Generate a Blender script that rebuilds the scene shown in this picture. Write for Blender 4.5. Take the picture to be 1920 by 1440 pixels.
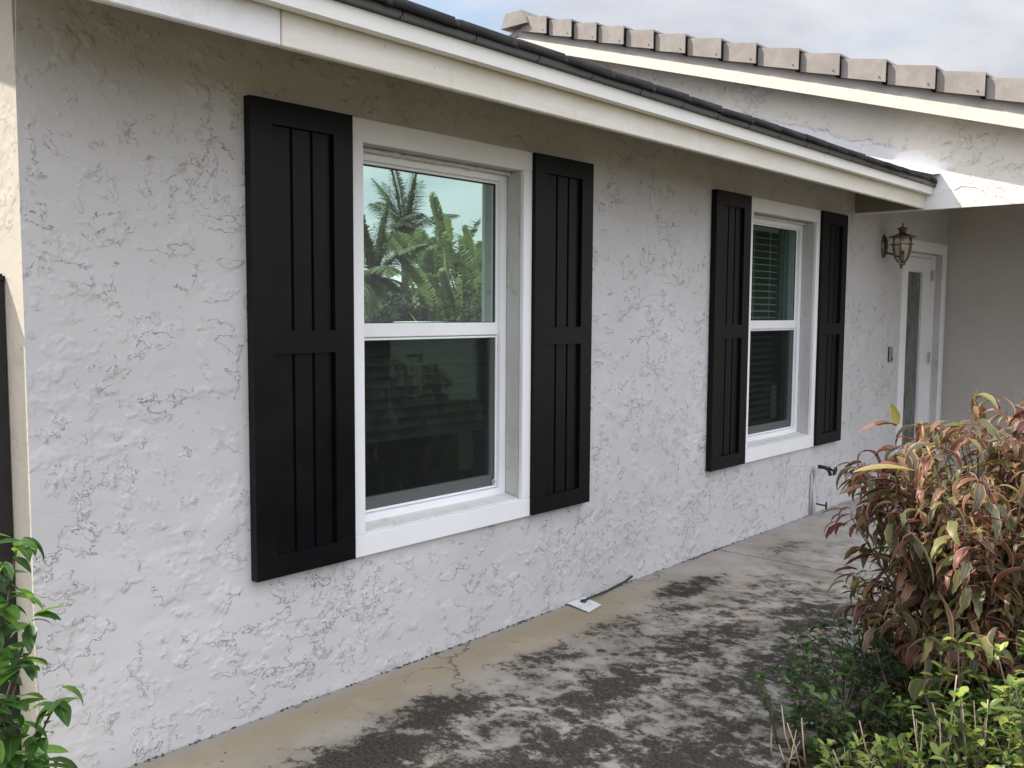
import bpy, bmesh, math, random
import numpy as np
from mathutils import Vector, Matrix, noise as mnoise

# ------------------------------------------------------------------ camera, world, sun, exposure
scene = bpy.context.scene
C = scene.collection
for o in list(bpy.data.objects):
    bpy.data.objects.remove(o)
cam = bpy.data.cameras.new("camera"); cam_o = bpy.data.objects.new("camera", cam); C.objects.link(cam_o)
cam.sensor_width = 36; cam.lens = 1732.4 / 1920 * 36; cam.clip_start = .05; cam.clip_end = 2000
Rv = Vector((0.66956566, -0.74272783, 0.00609806)); Uv = Vector((0.05432967, 0.05716273, 0.9968855)); Fv = Vector((0.74076319, 0.667149, -0.07862636))
M = Matrix((( Rv.x, Uv.x, -Fv.x, 0), (Rv.y, Uv.y, -Fv.y, -2.8566), (Rv.z, Uv.z, -Fv.z, 1.4827), (0, 0, 0, 1)))
cam_o.matrix_world = M
scene.camera = cam_o

SUN_DIR = Vector((.68, -1.0, -1.45)).normalized()       # the way the light travels
elev = math.asin(-SUN_DIR.z); az = math.atan2(-SUN_DIR.x, -SUN_DIR.y)   # compass angle of the sun from +y towards +x
sun = bpy.data.lights.new("sun", 'SUN'); sun.energy = 5.0; sun.angle = math.radians(.6); sun.color = (1, .93, .82)
sun_o = bpy.data.objects.new("sun", sun); C.objects.link(sun_o)
sun_o.rotation_euler = SUN_DIR.to_track_quat('-Z', 'Y').to_euler(); sun_o.location = (-10, 15, 20)

w = bpy.data.worlds.new("World"); scene.world = w; w.use_nodes = True
nt = w.node_tree; nt.nodes.clear()
def N(nt, t, **k):
    n = nt.nodes.new(t)
    for a, b in k.items():
        if a == 'i':
            for kk, v in b.items(): n.inputs[kk].default_value = v
        else: setattr(n, a, b)
    return n
sky = N(nt, 'ShaderNodeTexSky'); sky.sky_type = 'NISHITA'; sky.sun_disc = False
sky.sun_elevation = elev; sky.sun_rotation = az; sky.air_density = 1.2; sky.dust_density = 2.0
bg = N(nt, 'ShaderNodeBackground'); bg.inputs[1].default_value = .13
wo = N(nt, 'ShaderNodeOutputWorld')
tc = N(nt, 'ShaderNodeTexCoord'); mp = N(nt, 'ShaderNodeMapping'); mp.inputs['Scale'].default_value = (1, 1, 2.6)
nt.links.new(tc.outputs['Generated'], mp.inputs[0])
cn = N(nt, 'ShaderNodeTexNoise', i={'Scale': 2.3, 'Detail': 7, 'Roughness': .5, 'Distortion': .25}); nt.links.new(mp.outputs[0], cn.inputs[0])
cr = N(nt, 'ShaderNodeValToRGB'); cr.color_ramp.elements[0].position = .22; cr.color_ramp.elements[1].position = .44
nt.links.new(cn.outputs[0], cr.inputs[0])
cn2 = N(nt, 'ShaderNodeTexNoise', i={'Scale': 3.1, 'Detail': 6, 'Roughness': .55, 'Distortion': .3}); nt.links.new(mp.outputs[0], cn2.inputs[0])
cr2 = N(nt, 'ShaderNodeValToRGB'); e = cr2.color_ramp.elements; e[0].position = .38; e[1].position = .66
e[0].color = (3.3, 3.42, 3.75, 1); e[1].color = (5.0, 5.0, 5.2, 1)
nt.links.new(cn2.outputs[0], cr2.inputs[0])
mx = N(nt, 'ShaderNodeMix', data_type='RGBA')
mf = N(nt, 'ShaderNodeMath', operation='MULTIPLY'); mf.inputs[1].default_value = .97; nt.links.new(cr.outputs[0], mf.inputs[0])
nt.links.new(mf.outputs[0], mx.inputs[0]); nt.links.new(sky.outputs[0], mx.inputs[6]); nt.links.new(cr2.outputs[0], mx.inputs[7])
# added brightness: unseen sky towards -y and -x is raised to light the shaded walls
sx = N(nt, 'ShaderNodeSeparateXYZ'); nt.links.new(tc.outputs['Generated'], sx.inputs[0])
sd = N(nt, 'ShaderNodeMath', operation='MULTIPLY_ADD'); nt.links.new(sx.outputs[0], sd.inputs[0]); sd.inputs[1].default_value = .55; nt.links.new(sx.outputs[1], sd.inputs[2])
mr = N(nt, 'ShaderNodeMapRange'); nt.links.new(sd.outputs[0], mr.inputs[0]); mr.inputs[1].default_value = .25; mr.inputs[2].default_value = -.45; mr.inputs[3].default_value = 1.0; mr.inputs[4].default_value = 2.15
mz = N(nt, 'ShaderNodeMapRange'); nt.links.new(sx.outputs[2], mz.inputs[0]); mz.inputs[1].default_value = .15; mz.inputs[2].default_value = .9; mz.inputs[3].default_value = .80; mz.inputs[4].default_value = 1.75   # overcast: brighter overhead
mm = N(nt, 'ShaderNodeMath', operation='MULTIPLY'); nt.links.new(mr.outputs[0], mm.inputs[0]); nt.links.new(mz.outputs[0], mm.inputs[1])
vm = N(nt, 'ShaderNodeVectorMath', operation='SCALE'); nt.links.new(mx.outputs[2], vm.inputs[0]); nt.links.new(mm.outputs[0], vm.inputs['Scale'])
nt.links.new(vm.outputs[0], bg.inputs[0]); nt.links.new(bg.outputs[0], wo.inputs[0])
scene.view_settings.view_transform = 'Standard'; scene.view_settings.look = 'None'
scene.view_settings.exposure = .60; scene.view_settings.gamma = 1
try: scene.cycles.max_bounces = 8; scene.cycles.transparent_max_bounces = 16
except Exception: pass

rnd = random.Random(7); rs = np.random.RandomState(5)

# ------------------------------------------------------------------ helpers
class G:
    """small node-graph builder for one material"""
    def __init__(s, name):
        s.m = bpy.data.materials.new(name); s.m.use_nodes = True; s.nt = s.m.node_tree; s.nt.nodes.clear()
        s.out = s.nt.nodes.new('ShaderNodeOutputMaterial'); s.p = s.nt.nodes.new('ShaderNodeBsdfPrincipled')
        s.nt.links.new(s.p.outputs[0], s.out.inputs[0])
        s._pos = None
    def link(s, a, b):
        if hasattr(a, 'is_output'): s.nt.links.new(a, b)
        else: b.default_value = a
    def pos(s):
        if s._pos is None: s._pos = s.nt.nodes.new('ShaderNodeNewGeometry').outputs['Position']
        return s._pos
    def mapping(s, scale=(1, 1, 1), rot=(0, 0, 0), loc=(0, 0, 0), v=None):
        n = s.nt.nodes.new('ShaderNodeMapping'); n.inputs['Scale'].default_value = scale
        n.inputs['Rotation'].default_value = rot; n.inputs['Location'].default_value = loc
        s.link(v or s.pos(), n.inputs[0]); return n.outputs[0]
    def noise(s, scale, detail=4, rough=.5, dist=0, v=None, col=False):
        n = s.nt.nodes.new('ShaderNodeTexNoise'); s.link(v or s.pos(), n.inputs['Vector'])
        n.inputs['Scale'].default_value = scale; n.inputs['Detail'].default_value = detail
        n.inputs['Roughness'].default_value = rough; n.inputs['Distortion'].default_value = dist
        return n.outputs['Color' if col else 'Fac']
    def math(s, op, a, b=0.0, c=0.0, clamp=False):
        n = s.nt.nodes.new('ShaderNodeMath'); n.operation = op; n.use_clamp = clamp
        s.link(a, n.inputs[0]); s.link(b, n.inputs[1]); s.link(c, n.inputs[2]); return n.outputs[0]
    def rng(s, v, a, b, c=0.0, d=1.0, smooth=True):
        n = s.nt.nodes.new('ShaderNodeMapRange'); n.interpolation_type = 'SMOOTHSTEP' if smooth else 'LINEAR'
        for i, x in enumerate((v, a, b, c, d)): s.link(x, n.inputs[i])
        return n.outputs[0]
    def mix(s, f, a, b, mode='MIX'):
        n = s.nt.nodes.new('ShaderNodeMix'); n.data_type = 'RGBA'; n.blend_type = mode
        s.link(f, n.inputs[0]); s.link(a if hasattr(a, 'is_output') else tuple(a) + (1,), n.inputs[6])
        s.link(b if hasattr(b, 'is_output') else tuple(b) + (1,), n.inputs[7]); return n.outputs[2]
    def ramp(s, v, stops):
        n = s.nt.nodes.new('ShaderNodeValToRGB'); s.link(v, n.inputs[0]); cr = n.color_ramp
        while len(cr.elements) < len(stops): cr.elements.new(.5)
        for e, (p, c) in zip(cr.elements, stops): e.position = p; e.color = tuple(c) + (1,)
        return n.outputs[0]
    def sep(s, v=None):
        n = s.nt.nodes.new('ShaderNodeSeparateXYZ'); s.link(v or s.pos(), n.inputs[0]); return n.outputs
    def vadd(s, a, b):
        n = s.nt.nodes.new('ShaderNodeVectorMath'); n.operation = 'ADD'; s.link(a, n.inputs[0]); s.link(b, n.inputs[1]); return n.outputs[0]
    def vscale(s, a, k):
        n = s.nt.nodes.new('ShaderNodeVectorMath'); n.operation = 'SCALE'; s.link(a, n.inputs[0]); n.inputs['Scale'].default_value = k; return n.outputs[0]
    def vlen(s, a):
        n = s.nt.nodes.new('ShaderNodeVectorMath'); n.operation = 'LENGTH'; s.link(a, n.inputs[0]); return n.outputs['Value']
    def bump(s, h, dist=.01, strength=1, normal=None):
        n = s.nt.nodes.new('ShaderNodeBump'); s.link(h, n.inputs['Height']); n.inputs['Distance'].default_value = dist
        n.inputs['Strength'].default_value = strength
        if normal is not None: s.link(normal, n.inputs['Normal'])
        s.nt.links.new(n.outputs[0], s.p.inputs['Normal']); return n.outputs[0]
    def attr(s, name):
        n = s.nt.nodes.new('ShaderNodeAttribute'); n.attribute_name = name; return n.outputs['Fac']
    def set(s, col=None, rough=.6, metal=0, spec=.5):
        if col is not None: s.link(col if hasattr(col, 'is_output') else tuple(col) + (1,), s.p.inputs['Base Color'])
        s.link(rough, s.p.inputs['Roughness']); s.link(metal, s.p.inputs['Metallic']); s.p.inputs['Specular IOR Level'].default_value = spec
        return s.m

MATS = {}
def plain(name, col, rough=.6, metal=0, var=.08, nscale=8, bump=0, spec=.5):
    if name in MATS: return MATS[name]
    g = G(name); n = g.noise(nscale, 5, .6)
    k = g.rng(n, .3, .7, 1 - var, 1 + var, False)
    c = g.mix(1.0, col, g.mix(0.0, (1, 1, 1), (1, 1, 1)), 'MULTIPLY')
    hv = g.nt.nodes.new('ShaderNodeHueSaturation'); g.link(c, hv.inputs['Color']); g.link(k, hv.inputs['Value'])
    if bump: g.bump(g.noise(nscale * 6, 4, .6), .002, bump)
    MATS[name] = g.set(hv.outputs[0], rough, metal, spec); return MATS[name]

def stucco(name, col, amount=1.0, dark=.55, patch=False, seed=0.0, smooth=False):
    g = G(name)
    P = g.mapping(loc=(seed, seed, seed))
    wob = g.vscale(g.noise(3.0, 3, .5, v=P, col=True), .06)
    P1 = g.vadd(P, wob)
    A = g.mapping((1, 1, 1.7), (0, .45, 0), v=P1)
    n1 = g.noise(4.6, 7, .62, .25, v=A)                       # big trowel skips
    n2 = g.noise(13.0, 6, .64, .3, v=g.mapping((1.5, 1, 1), (0, -.2, 0), (3, 1, 2), P1))   # small chatter
    m1 = g.math('ADD', g.math('MULTIPLY', g.noise(8.0, 3, .55, v=g.mapping(loc=(7, 2, 5), v=P)), .55), g.math('MULTIPLY', g.noise(1.5, 3, .5, v=g.mapping(loc=(2, 2, 8), v=P)), .5))
    m2 = g.math('ADD', g.math('MULTIPLY', g.noise(12.0, 3, .55, v=g.mapping(loc=(1, 9, 3), v=P)), .5), g.math('MULTIPLY', g.noise(2.2, 3, .5, v=g.mapping(loc=(9, 4, 8), v=P)), .55))
    s1 = g.rng(m1, .525, .60); s2 = g.rng(m2, .535, .61); s3 = g.rng(g.math('SUBTRACT', 1.02, m1), .53, .61)
    h1 = g.math('MULTIPLY', g.rng(n1, .5, .510), s1)
    h3 = g.math('MULTIPLY', g.rng(n1, .40, .409), s3)
    h2 = g.math('MULTIPLY', g.rng(n2, .53, .548), s2)
    soft = g.noise(3.6, 2, .5, .25, v=A)
    fine = g.noise(60, 5, .6, v=P)
    h = g.math('ADD', g.math('ADD', g.math('MULTIPLY', h1, .9), g.math('MULTIPLY', h3, .7)), g.math('MULTIPLY', h2, .55))
    h = g.math('ADD', h, g.math('MULTIPLY', fine, .09 if not smooth else .05))
    h = g.math('ADD', h, g.math('MULTIPLY', soft, 2.0)); h = g.math('ADD', h, g.math('MULTIPLY', g.noise(9, 3, .5, v=P), .5))
    # dark lines painted as the thin shade along the sharp trowel lips
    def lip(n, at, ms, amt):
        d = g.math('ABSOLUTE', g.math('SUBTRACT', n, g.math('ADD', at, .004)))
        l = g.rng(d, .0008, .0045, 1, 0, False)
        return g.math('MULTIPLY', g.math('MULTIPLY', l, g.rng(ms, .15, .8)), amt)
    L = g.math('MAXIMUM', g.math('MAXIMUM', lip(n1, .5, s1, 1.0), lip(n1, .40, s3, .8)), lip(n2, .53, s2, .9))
    mot = g.noise(1.3, 5, .6, v=P)
    c = g.mix(g.rng(mot, .35, .65, 0, 1), tuple(x * .95 for x in col), tuple(min(1, x * 1.04) for x in col))
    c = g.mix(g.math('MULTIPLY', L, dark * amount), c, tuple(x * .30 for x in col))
    if patch:      # smoother, whiter repair coat just above the roof line
        y = g.sep()
        line = g.math('ADD', 2.50, g.math('MULTIPLY', g.math('ADD', y[1], .56), .33))
        dz = g.math('SUBTRACT', g.math('SUBTRACT', y[2], line), g.math('MULTIPLY', g.noise(5, 4, .6), .22))
        f = g.math('MULTIPLY', g.rng(dz, .0, .03, 1, 0), g.rng(y[1], 1.3, 1.9, 1, 0))
        f = g.math('MULTIPLY', f, g.rng(y[1], -.75, -.6, 0, 1))
        c = g.mix(f, c, (.80, .80, .82)); h = g.math('MULTIPLY', h, g.rng(f, 0, 1, 1, .35, False))
    g.bump(h, .0062 * amount, 1.0)
    return g.set(c, .85, 0, .25)

def link_obj(name, me, mat=None, parent=None):
    o = bpy.data.objects.new(name, me); C.objects.link(o)
    if mat is not None:
        for mm in (mat if isinstance(mat, (list, tuple)) else [mat]): me.materials.append(mm)
    if parent is not None:
        o.parent = parent; o.matrix_parent_inverse = Matrix.Translation(parent.matrix_world.translation).inverted() if parent.type == 'EMPTY' else Matrix()
    return o

class MB:
    """collects shapes and links them as one mesh object (world coordinates)"""
    def __init__(s): s.bm = bmesh.new()
    def box(s, x0, x1, y0, y1, z0, z1, bev=0):
        r = bmesh.ops.create_cube(s.bm, size=1)['verts']
        bmesh.ops.scale(s.bm, vec=(x1 - x0, y1 - y0, z1 - z0), verts=r)
        bmesh.ops.translate(s.bm, vec=((x0 + x1) / 2, (y0 + y1) / 2, (z0 + z1) / 2), verts=r)
        if bev:
            es = list({e for v in r for e in v.link_edges})
            bmesh.ops.bevel(s.bm, geom=es, offset=bev, segments=2, affect='EDGES')
        return s
    def prism(s, pts, ax, a, b):
        """polygon pts in the plane normal to axis ax, extruded from a to b"""
        def mk(p, t):
            return {0: (t, p[0], p[1]), 1: (p[0], t, p[1]), 2: (p[0], p[1], t)}[ax]
        v0 = [s.bm.verts.new(mk(p, a)) for p in pts]; v1 = [s.bm.verts.new(mk(p, b)) for p in pts]
        s.bm.faces.new(v0); s.bm.faces.new(v1[::-1])
        for i in range(len(pts)):
            j = (i + 1) % len(pts); s.bm.faces.new([v0[i], v1[i], v1[j], v0[j]])
        return s
    def hexa(s, p):
        v = [s.bm.verts.new(q) for q in p]
        for f in ((0, 1, 2, 3), (7, 6, 5, 4), (0, 4, 5, 1), (1, 5, 6, 2), (2, 6, 7, 3), (3, 7, 4, 0)): s.bm.faces.new([v[i] for i in f])
        return s
    def tube(s, pts, rad, seg=10, caps=True):
        pts = [Vector(p) for p in pts]; n = len(pts)
        rad = rad if isinstance(rad, (list, tuple)) else [rad] * n
        rings = []; up = Vector((0, 0, 1))
        for i, p in enumerate(pts):
            t = (pts[min(i + 1, n - 1)] - pts[max(i - 1, 0)]).normalized()
            a = t.cross(up)
            if a.length < .05: a = t.cross(Vector((1, 0, 0)))
            a.normalize(); b = t.cross(a)
            rings.append([s.bm.verts.new(p + (a * math.cos(k * 2 * math.pi / seg) + b * math.sin(k * 2 * math.pi / seg)) * rad[i]) for k in range(seg)])
        for i in range(n - 1):
            for k in range(seg):
                s.bm.faces.new([rings[i][k], rings[i][(k + 1) % seg], rings[i + 1][(k + 1) % seg], rings[i + 1][k]])
        if caps: s.bm.faces.new(rings[0][::-1]); s.bm.faces.new(rings[-1])
        return s
    def lathe(s, prof, c, seg=24, ax='z'):
        rings = []
        for r, h in prof:
            ring = []
            for k in range(seg):
                a = 2 * math.pi * k / seg; r_ = max(r, 1e-4)
                if ax == 'z': p = (c[0] + r_ * math.cos(a), c[1] + r_ * math.sin(a), c[2] + h)
                else: p = (c[0] + r_ * math.cos(a), c[1] + h, c[2] + r_ * math.sin(a))
                ring.append(s.bm.verts.new(p))
            rings.append(ring)
        for i in range(len(rings) - 1):
            for k in range(seg): s.bm.faces.new([rings[i][k], rings[i][(k + 1) % seg], rings[i + 1][(k + 1) % seg], rings[i + 1][k]])
        return s
    def build(s, name, mat=None, parent=None, smooth=False, label=None):
        bmesh.ops.recalc_face_normals(s.bm, faces=s.bm.faces)
        me = bpy.data.meshes.new(name); s.bm.to_mesh(me); s.bm.free()
        if smooth:
            me.polygons.foreach_set('use_smooth', [True] * len(me.polygons))
        o = link_obj(name, me, mat, parent)
        if label: o['label'] = label
        return o

def thing(name, label, cat, loc=(0, 0, 0), group=None):
    o = bpy.data.objects.new(name, None); C.objects.link(o); o.location = loc; o.empty_display_size = .1
    o.matrix_world = Matrix.Translation(loc)
    o['label'] = label; o['category'] = cat
    if group: o['group'] = group
    return o
def tag(o, label, cat, group=None):
    o['label'] = label; o['category'] = cat
    if group: o['group'] = group
    return o
def struct(o): o['kind'] = 'structure'; return o

def mesh_np(name, V, F, mat, parent=None, attrs=None, smooth=True):
    """V (n,3) array, F (m,k) array of equal-size faces; attrs {name: per-vertex float}"""
    me = bpy.data.meshes.new(name); k = F.shape[1]
    me.vertices.add(len(V)); me.vertices.foreach_set('co', V.astype(np.float32).ravel())
    me.loops.add(F.size); me.loops.foreach_set('vertex_index', F.astype(np.int32).ravel())
    me.polygons.add(len(F)); me.polygons.foreach_set('loop_start', np.arange(0, F.size, k, dtype=np.int32))
    try: me.polygons.foreach_set('loop_total', np.full(len(F), k, dtype=np.int32))
    except Exception: pass
    if smooth: me.polygons.foreach_set('use_smooth', np.ones(len(F), dtype=bool))
    me.update(calc_edges=True)
    for an, av in (attrs or {}).items():
        a = me.attributes.new(an, 'FLOAT', 'POINT'); a.data.foreach_set('value', np.asarray(av, dtype=np.float32))
    return link_obj(name, me, mat, parent)

# ------------------------------------------------------------------ materials
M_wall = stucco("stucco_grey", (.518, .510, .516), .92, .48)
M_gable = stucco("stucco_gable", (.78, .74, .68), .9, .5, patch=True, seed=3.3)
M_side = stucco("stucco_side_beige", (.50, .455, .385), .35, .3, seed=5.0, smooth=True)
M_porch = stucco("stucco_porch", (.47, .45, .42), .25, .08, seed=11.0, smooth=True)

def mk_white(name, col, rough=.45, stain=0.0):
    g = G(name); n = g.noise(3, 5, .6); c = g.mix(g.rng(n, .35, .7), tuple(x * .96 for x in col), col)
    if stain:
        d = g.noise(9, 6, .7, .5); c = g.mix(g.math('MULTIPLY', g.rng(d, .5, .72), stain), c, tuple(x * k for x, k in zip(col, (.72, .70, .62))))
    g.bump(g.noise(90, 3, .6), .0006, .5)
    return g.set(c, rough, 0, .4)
M_trim = mk_white("trim_paint", (.80, .80, .82), .45)
M_vinyl = mk_white("vinyl_white", (.84, .85, .87), .3, .15)
M_sill = mk_white("sill_stucco", (.62, .62, .60), .8, .8)
M_drip = mk_white("drip_edge_white", (.82, .82, .80), .35, .1)
def mk_fascia():
    g = G("fascia_cream"); p = g.sep()
    n = g.noise(2.0, 6, .65, .6, v=g.mapping((1, 1, 4)))
    c = g.mix(g.rng(n, .4, .65), (.66, .63, .56), (.72, .70, .65))
    up = g.math('SUBTRACT', p[2], g.math('MULTIPLY', g.noise(4.0, 4, .6), .06))
    y = g.math('MULTIPLY', g.rng(up, 2.285, 2.345), g.rng(g.noise(.9, 3, .5, v=g.mapping(loc=(4, 4, 4))), .42, .62))
    c = g.mix(g.math('MULTIPLY', y, .75), c, (.60, .51, .33))
    st = g.rng(g.noise(11, 3, .6, v=g.mapping((1, 1, .12))), .60, .74); c = g.mix(g.math('MULTIPLY', st, .28), c, (.42, .38, .30))
    sp_ = g.rng(g.noise(55, 2, .5), .72, .76); c = g.mix(g.math('MULTIPLY', sp_, .5), c, (.25, .22, .18))
    g.bump(g.noise(70, 4, .6), .001, .6)
    return g.set(c, .6, 0, .3)
M_fascia = mk_fascia()
M_fascia_new = mk_white("fascia_white", (.74, .74, .76), .5, .5)
def mk_shutter():
    g = G("shutter_black"); n = g.noise(5, 5, .6); c = g.mix(g.rng(n, .35, .7), (.0035, .0038, .0046), (.0055, .0058, .0066))
    dust = g.rng(g.noise(14, 6, .7), .60, .8); c = g.mix(g.math('MULTIPLY', dust, .35), c, (.022, .022, .024))
    g.bump(g.noise(2, 4, .5, v=g.mapping((60, 60, 2))), .0006, .5)
    return g.set(c, g.rng(n, .3, .7, .32, .42, False), 0, .15)
M_shut = mk_shutter()
def mk_tile(name, col, light):
    g = G(name); n = g.noise(6, 6, .65); c = g.mix(g.rng(n, .35, .68), col, light)
    c = g.mix(g.rng(g.noise(45, 4, .7), .62, .75), c, tuple(x * 1.3 for x in light))
    g.bump(g.noise(70, 5, .65), .002, .7)
    return g.set(c, .75, 0, .3)
M_tile = mk_tile("roof_tile_charcoal", (.022, .022, .025), (.038, .038, .042))
M_rake = mk_tile("rake_tile_greige", (.235, .212, .195), (.30, .275, .255))
M_under = plain("under_tile_dark", (.008, .008, .008), .9, spec=.1)
M_mortar = plain("rake_underlay_grey", (.34, .32, .31), .8, bump=.4)

def schlick(g, f0):
    n = g.nt.nodes.new('ShaderNodeNewGeometry'); v = g.nt.nodes.new('ShaderNodeVectorMath'); v.operation = 'DOT_PRODUCT'
    g.link(n.outputs['Normal'], v.inputs[0]); g.link(n.outputs['Incoming'], v.inputs[1]); c = g.math('ABSOLUTE', v.outputs['Value'])
    return g.math('ADD', g.math('MULTIPLY', g.math('POWER', g.math('SUBTRACT', 1.0, c), 5.0), 1 - f0), f0)
def mk_glass(name, refl, tint, trans, film=0.0):
    g = G(name); nt_ = g.nt; nt_.nodes.remove(g.p)
    gl = nt_.nodes.new('ShaderNodeBsdfGlossy'); gl.inputs['Color'].default_value = tint + (1,); gl.inputs['Roughness'].default_value = .008
    tr = nt_.nodes.new('ShaderNodeBsdfTransparent'); tr.inputs['Color'].default_value = trans + (1,)
    n = g.noise(1.1, 2, .5)
    bp = nt_.nodes.new('ShaderNodeBump'); g.link(n, bp.inputs['Height']); bp.inputs['Distance'].default_value = .0012; nt_.links.new(bp.outputs[0], gl.inputs['Normal'])
    f = g.math('ADD', g.math('MULTIPLY', schlick(g, .02), 1 - refl), refl, clamp=True)
    mx = nt_.nodes.new('ShaderNodeMixShader'); g.link(f, mx.inputs[0]); nt_.links.new(tr.outputs[0], mx.inputs[1]); nt_.links.new(gl.outputs[0], mx.inputs[2])
    last = mx.outputs[0]
    if film:
        df = nt_.nodes.new('ShaderNodeBsdfDiffuse'); df.inputs[0].default_value = (.5, .5, .48, 1)
        m2 = nt_.nodes.new('ShaderNodeMixShader'); d = g.noise(22, 7, .75, 1.0, v=g.mapping((1, 1, .45)))
        g.link(g.math('MULTIPLY', g.rng(d, .50, .75, .6, 1.0), film), m2.inputs[0]); nt_.links.new(last, m2.inputs[1]); nt_.links.new(df.outputs[0], m2.inputs[2]); last = m2.outputs[0]
    nt_.links.new(last, g.out.inputs[0]); return g.m
M_glass_coat = mk_glass("coated_glass", .60, (.70, .95, .87), (.35, .45, .42), .22)
M_glass_low = mk_glass("lower_glass", .12, (.55, .75, .68), (.72, .82, .77), .08)
M_glass_2 = mk_glass("clear_tinted_glass", .03, (.6, .8, .75), (.78, .86, .83))
def mk_screen():
    g = G("insect_screen"); nt_ = g.nt; g.set((.01, .011, .0105), .8, 0, .1)
    tr = nt_.nodes.new('ShaderNodeBsdfTransparent'); mx = nt_.nodes.new('ShaderNodeMixShader'); mx.inputs[0].default_value = .40
    n = g.noise(16, 6, .7, .8, v=g.mapping((1, 1, .35)))
    g.link(g.mix(g.math('MULTIPLY', g.rng(n, .55, .78), .5), (.008, .009, .0085), (.10, .115, .10)), g.p.inputs['Base Color'])
    nt_.links.new(tr.outputs[0], mx.inputs[1]); nt_.links.new(g.p.outputs[0], mx.inputs[2]); nt_.links.new(mx.outputs[0], g.out.inputs[0]); return g.m
M_screen = mk_screen()
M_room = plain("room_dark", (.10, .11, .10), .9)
M_blind = plain("blind_slats", (.36, .38, .35), .5)
M_bronze = plain("lamp_bronze", (.15, .12, .09), .30, .85, .3, 40)
M_nickel = plain("dull_metal", (.45, .43, .40), .4, .9, .2, 30)
M_blackmetal = plain("black_metal", (.018, .018, .02), .4, .3, .3, 30)
M_rubber = plain("black_rubber", (.02, .02, .02), .6)
def mk_clear():
    g = G("lamp_glass"); nt_ = g.nt; nt_.nodes.remove(g.p)
    gl = nt_.nodes.new('ShaderNodeBsdfGlossy'); gl.inputs['Roughness'].default_value = .03
    tr = nt_.nodes.new('ShaderNodeBsdfTransparent'); tr.inputs['Color'].default_value = (.86, .84, .78, 1)
    bp = nt_.nodes.new('ShaderNodeBump'); g.link(g.noise(45, 3, .6), bp.inputs['Height']); bp.inputs['Distance'].default_value = .004; nt_.links.new(bp.outputs[0], gl.inputs['Normal'])
    mx = nt_.nodes.new('ShaderNodeMixShader'); g.link(g.math('ADD', schlick(g, .05), .10), mx.inputs[0]); nt_.links.new(tr.outputs[0], mx.inputs[1]); nt_.links.new(gl.outputs[0], mx.inputs[2])
    nt_.links.new(mx.outputs[0], g.out.inputs[0]); return g.m
M_clear = mk_clear()

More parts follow.
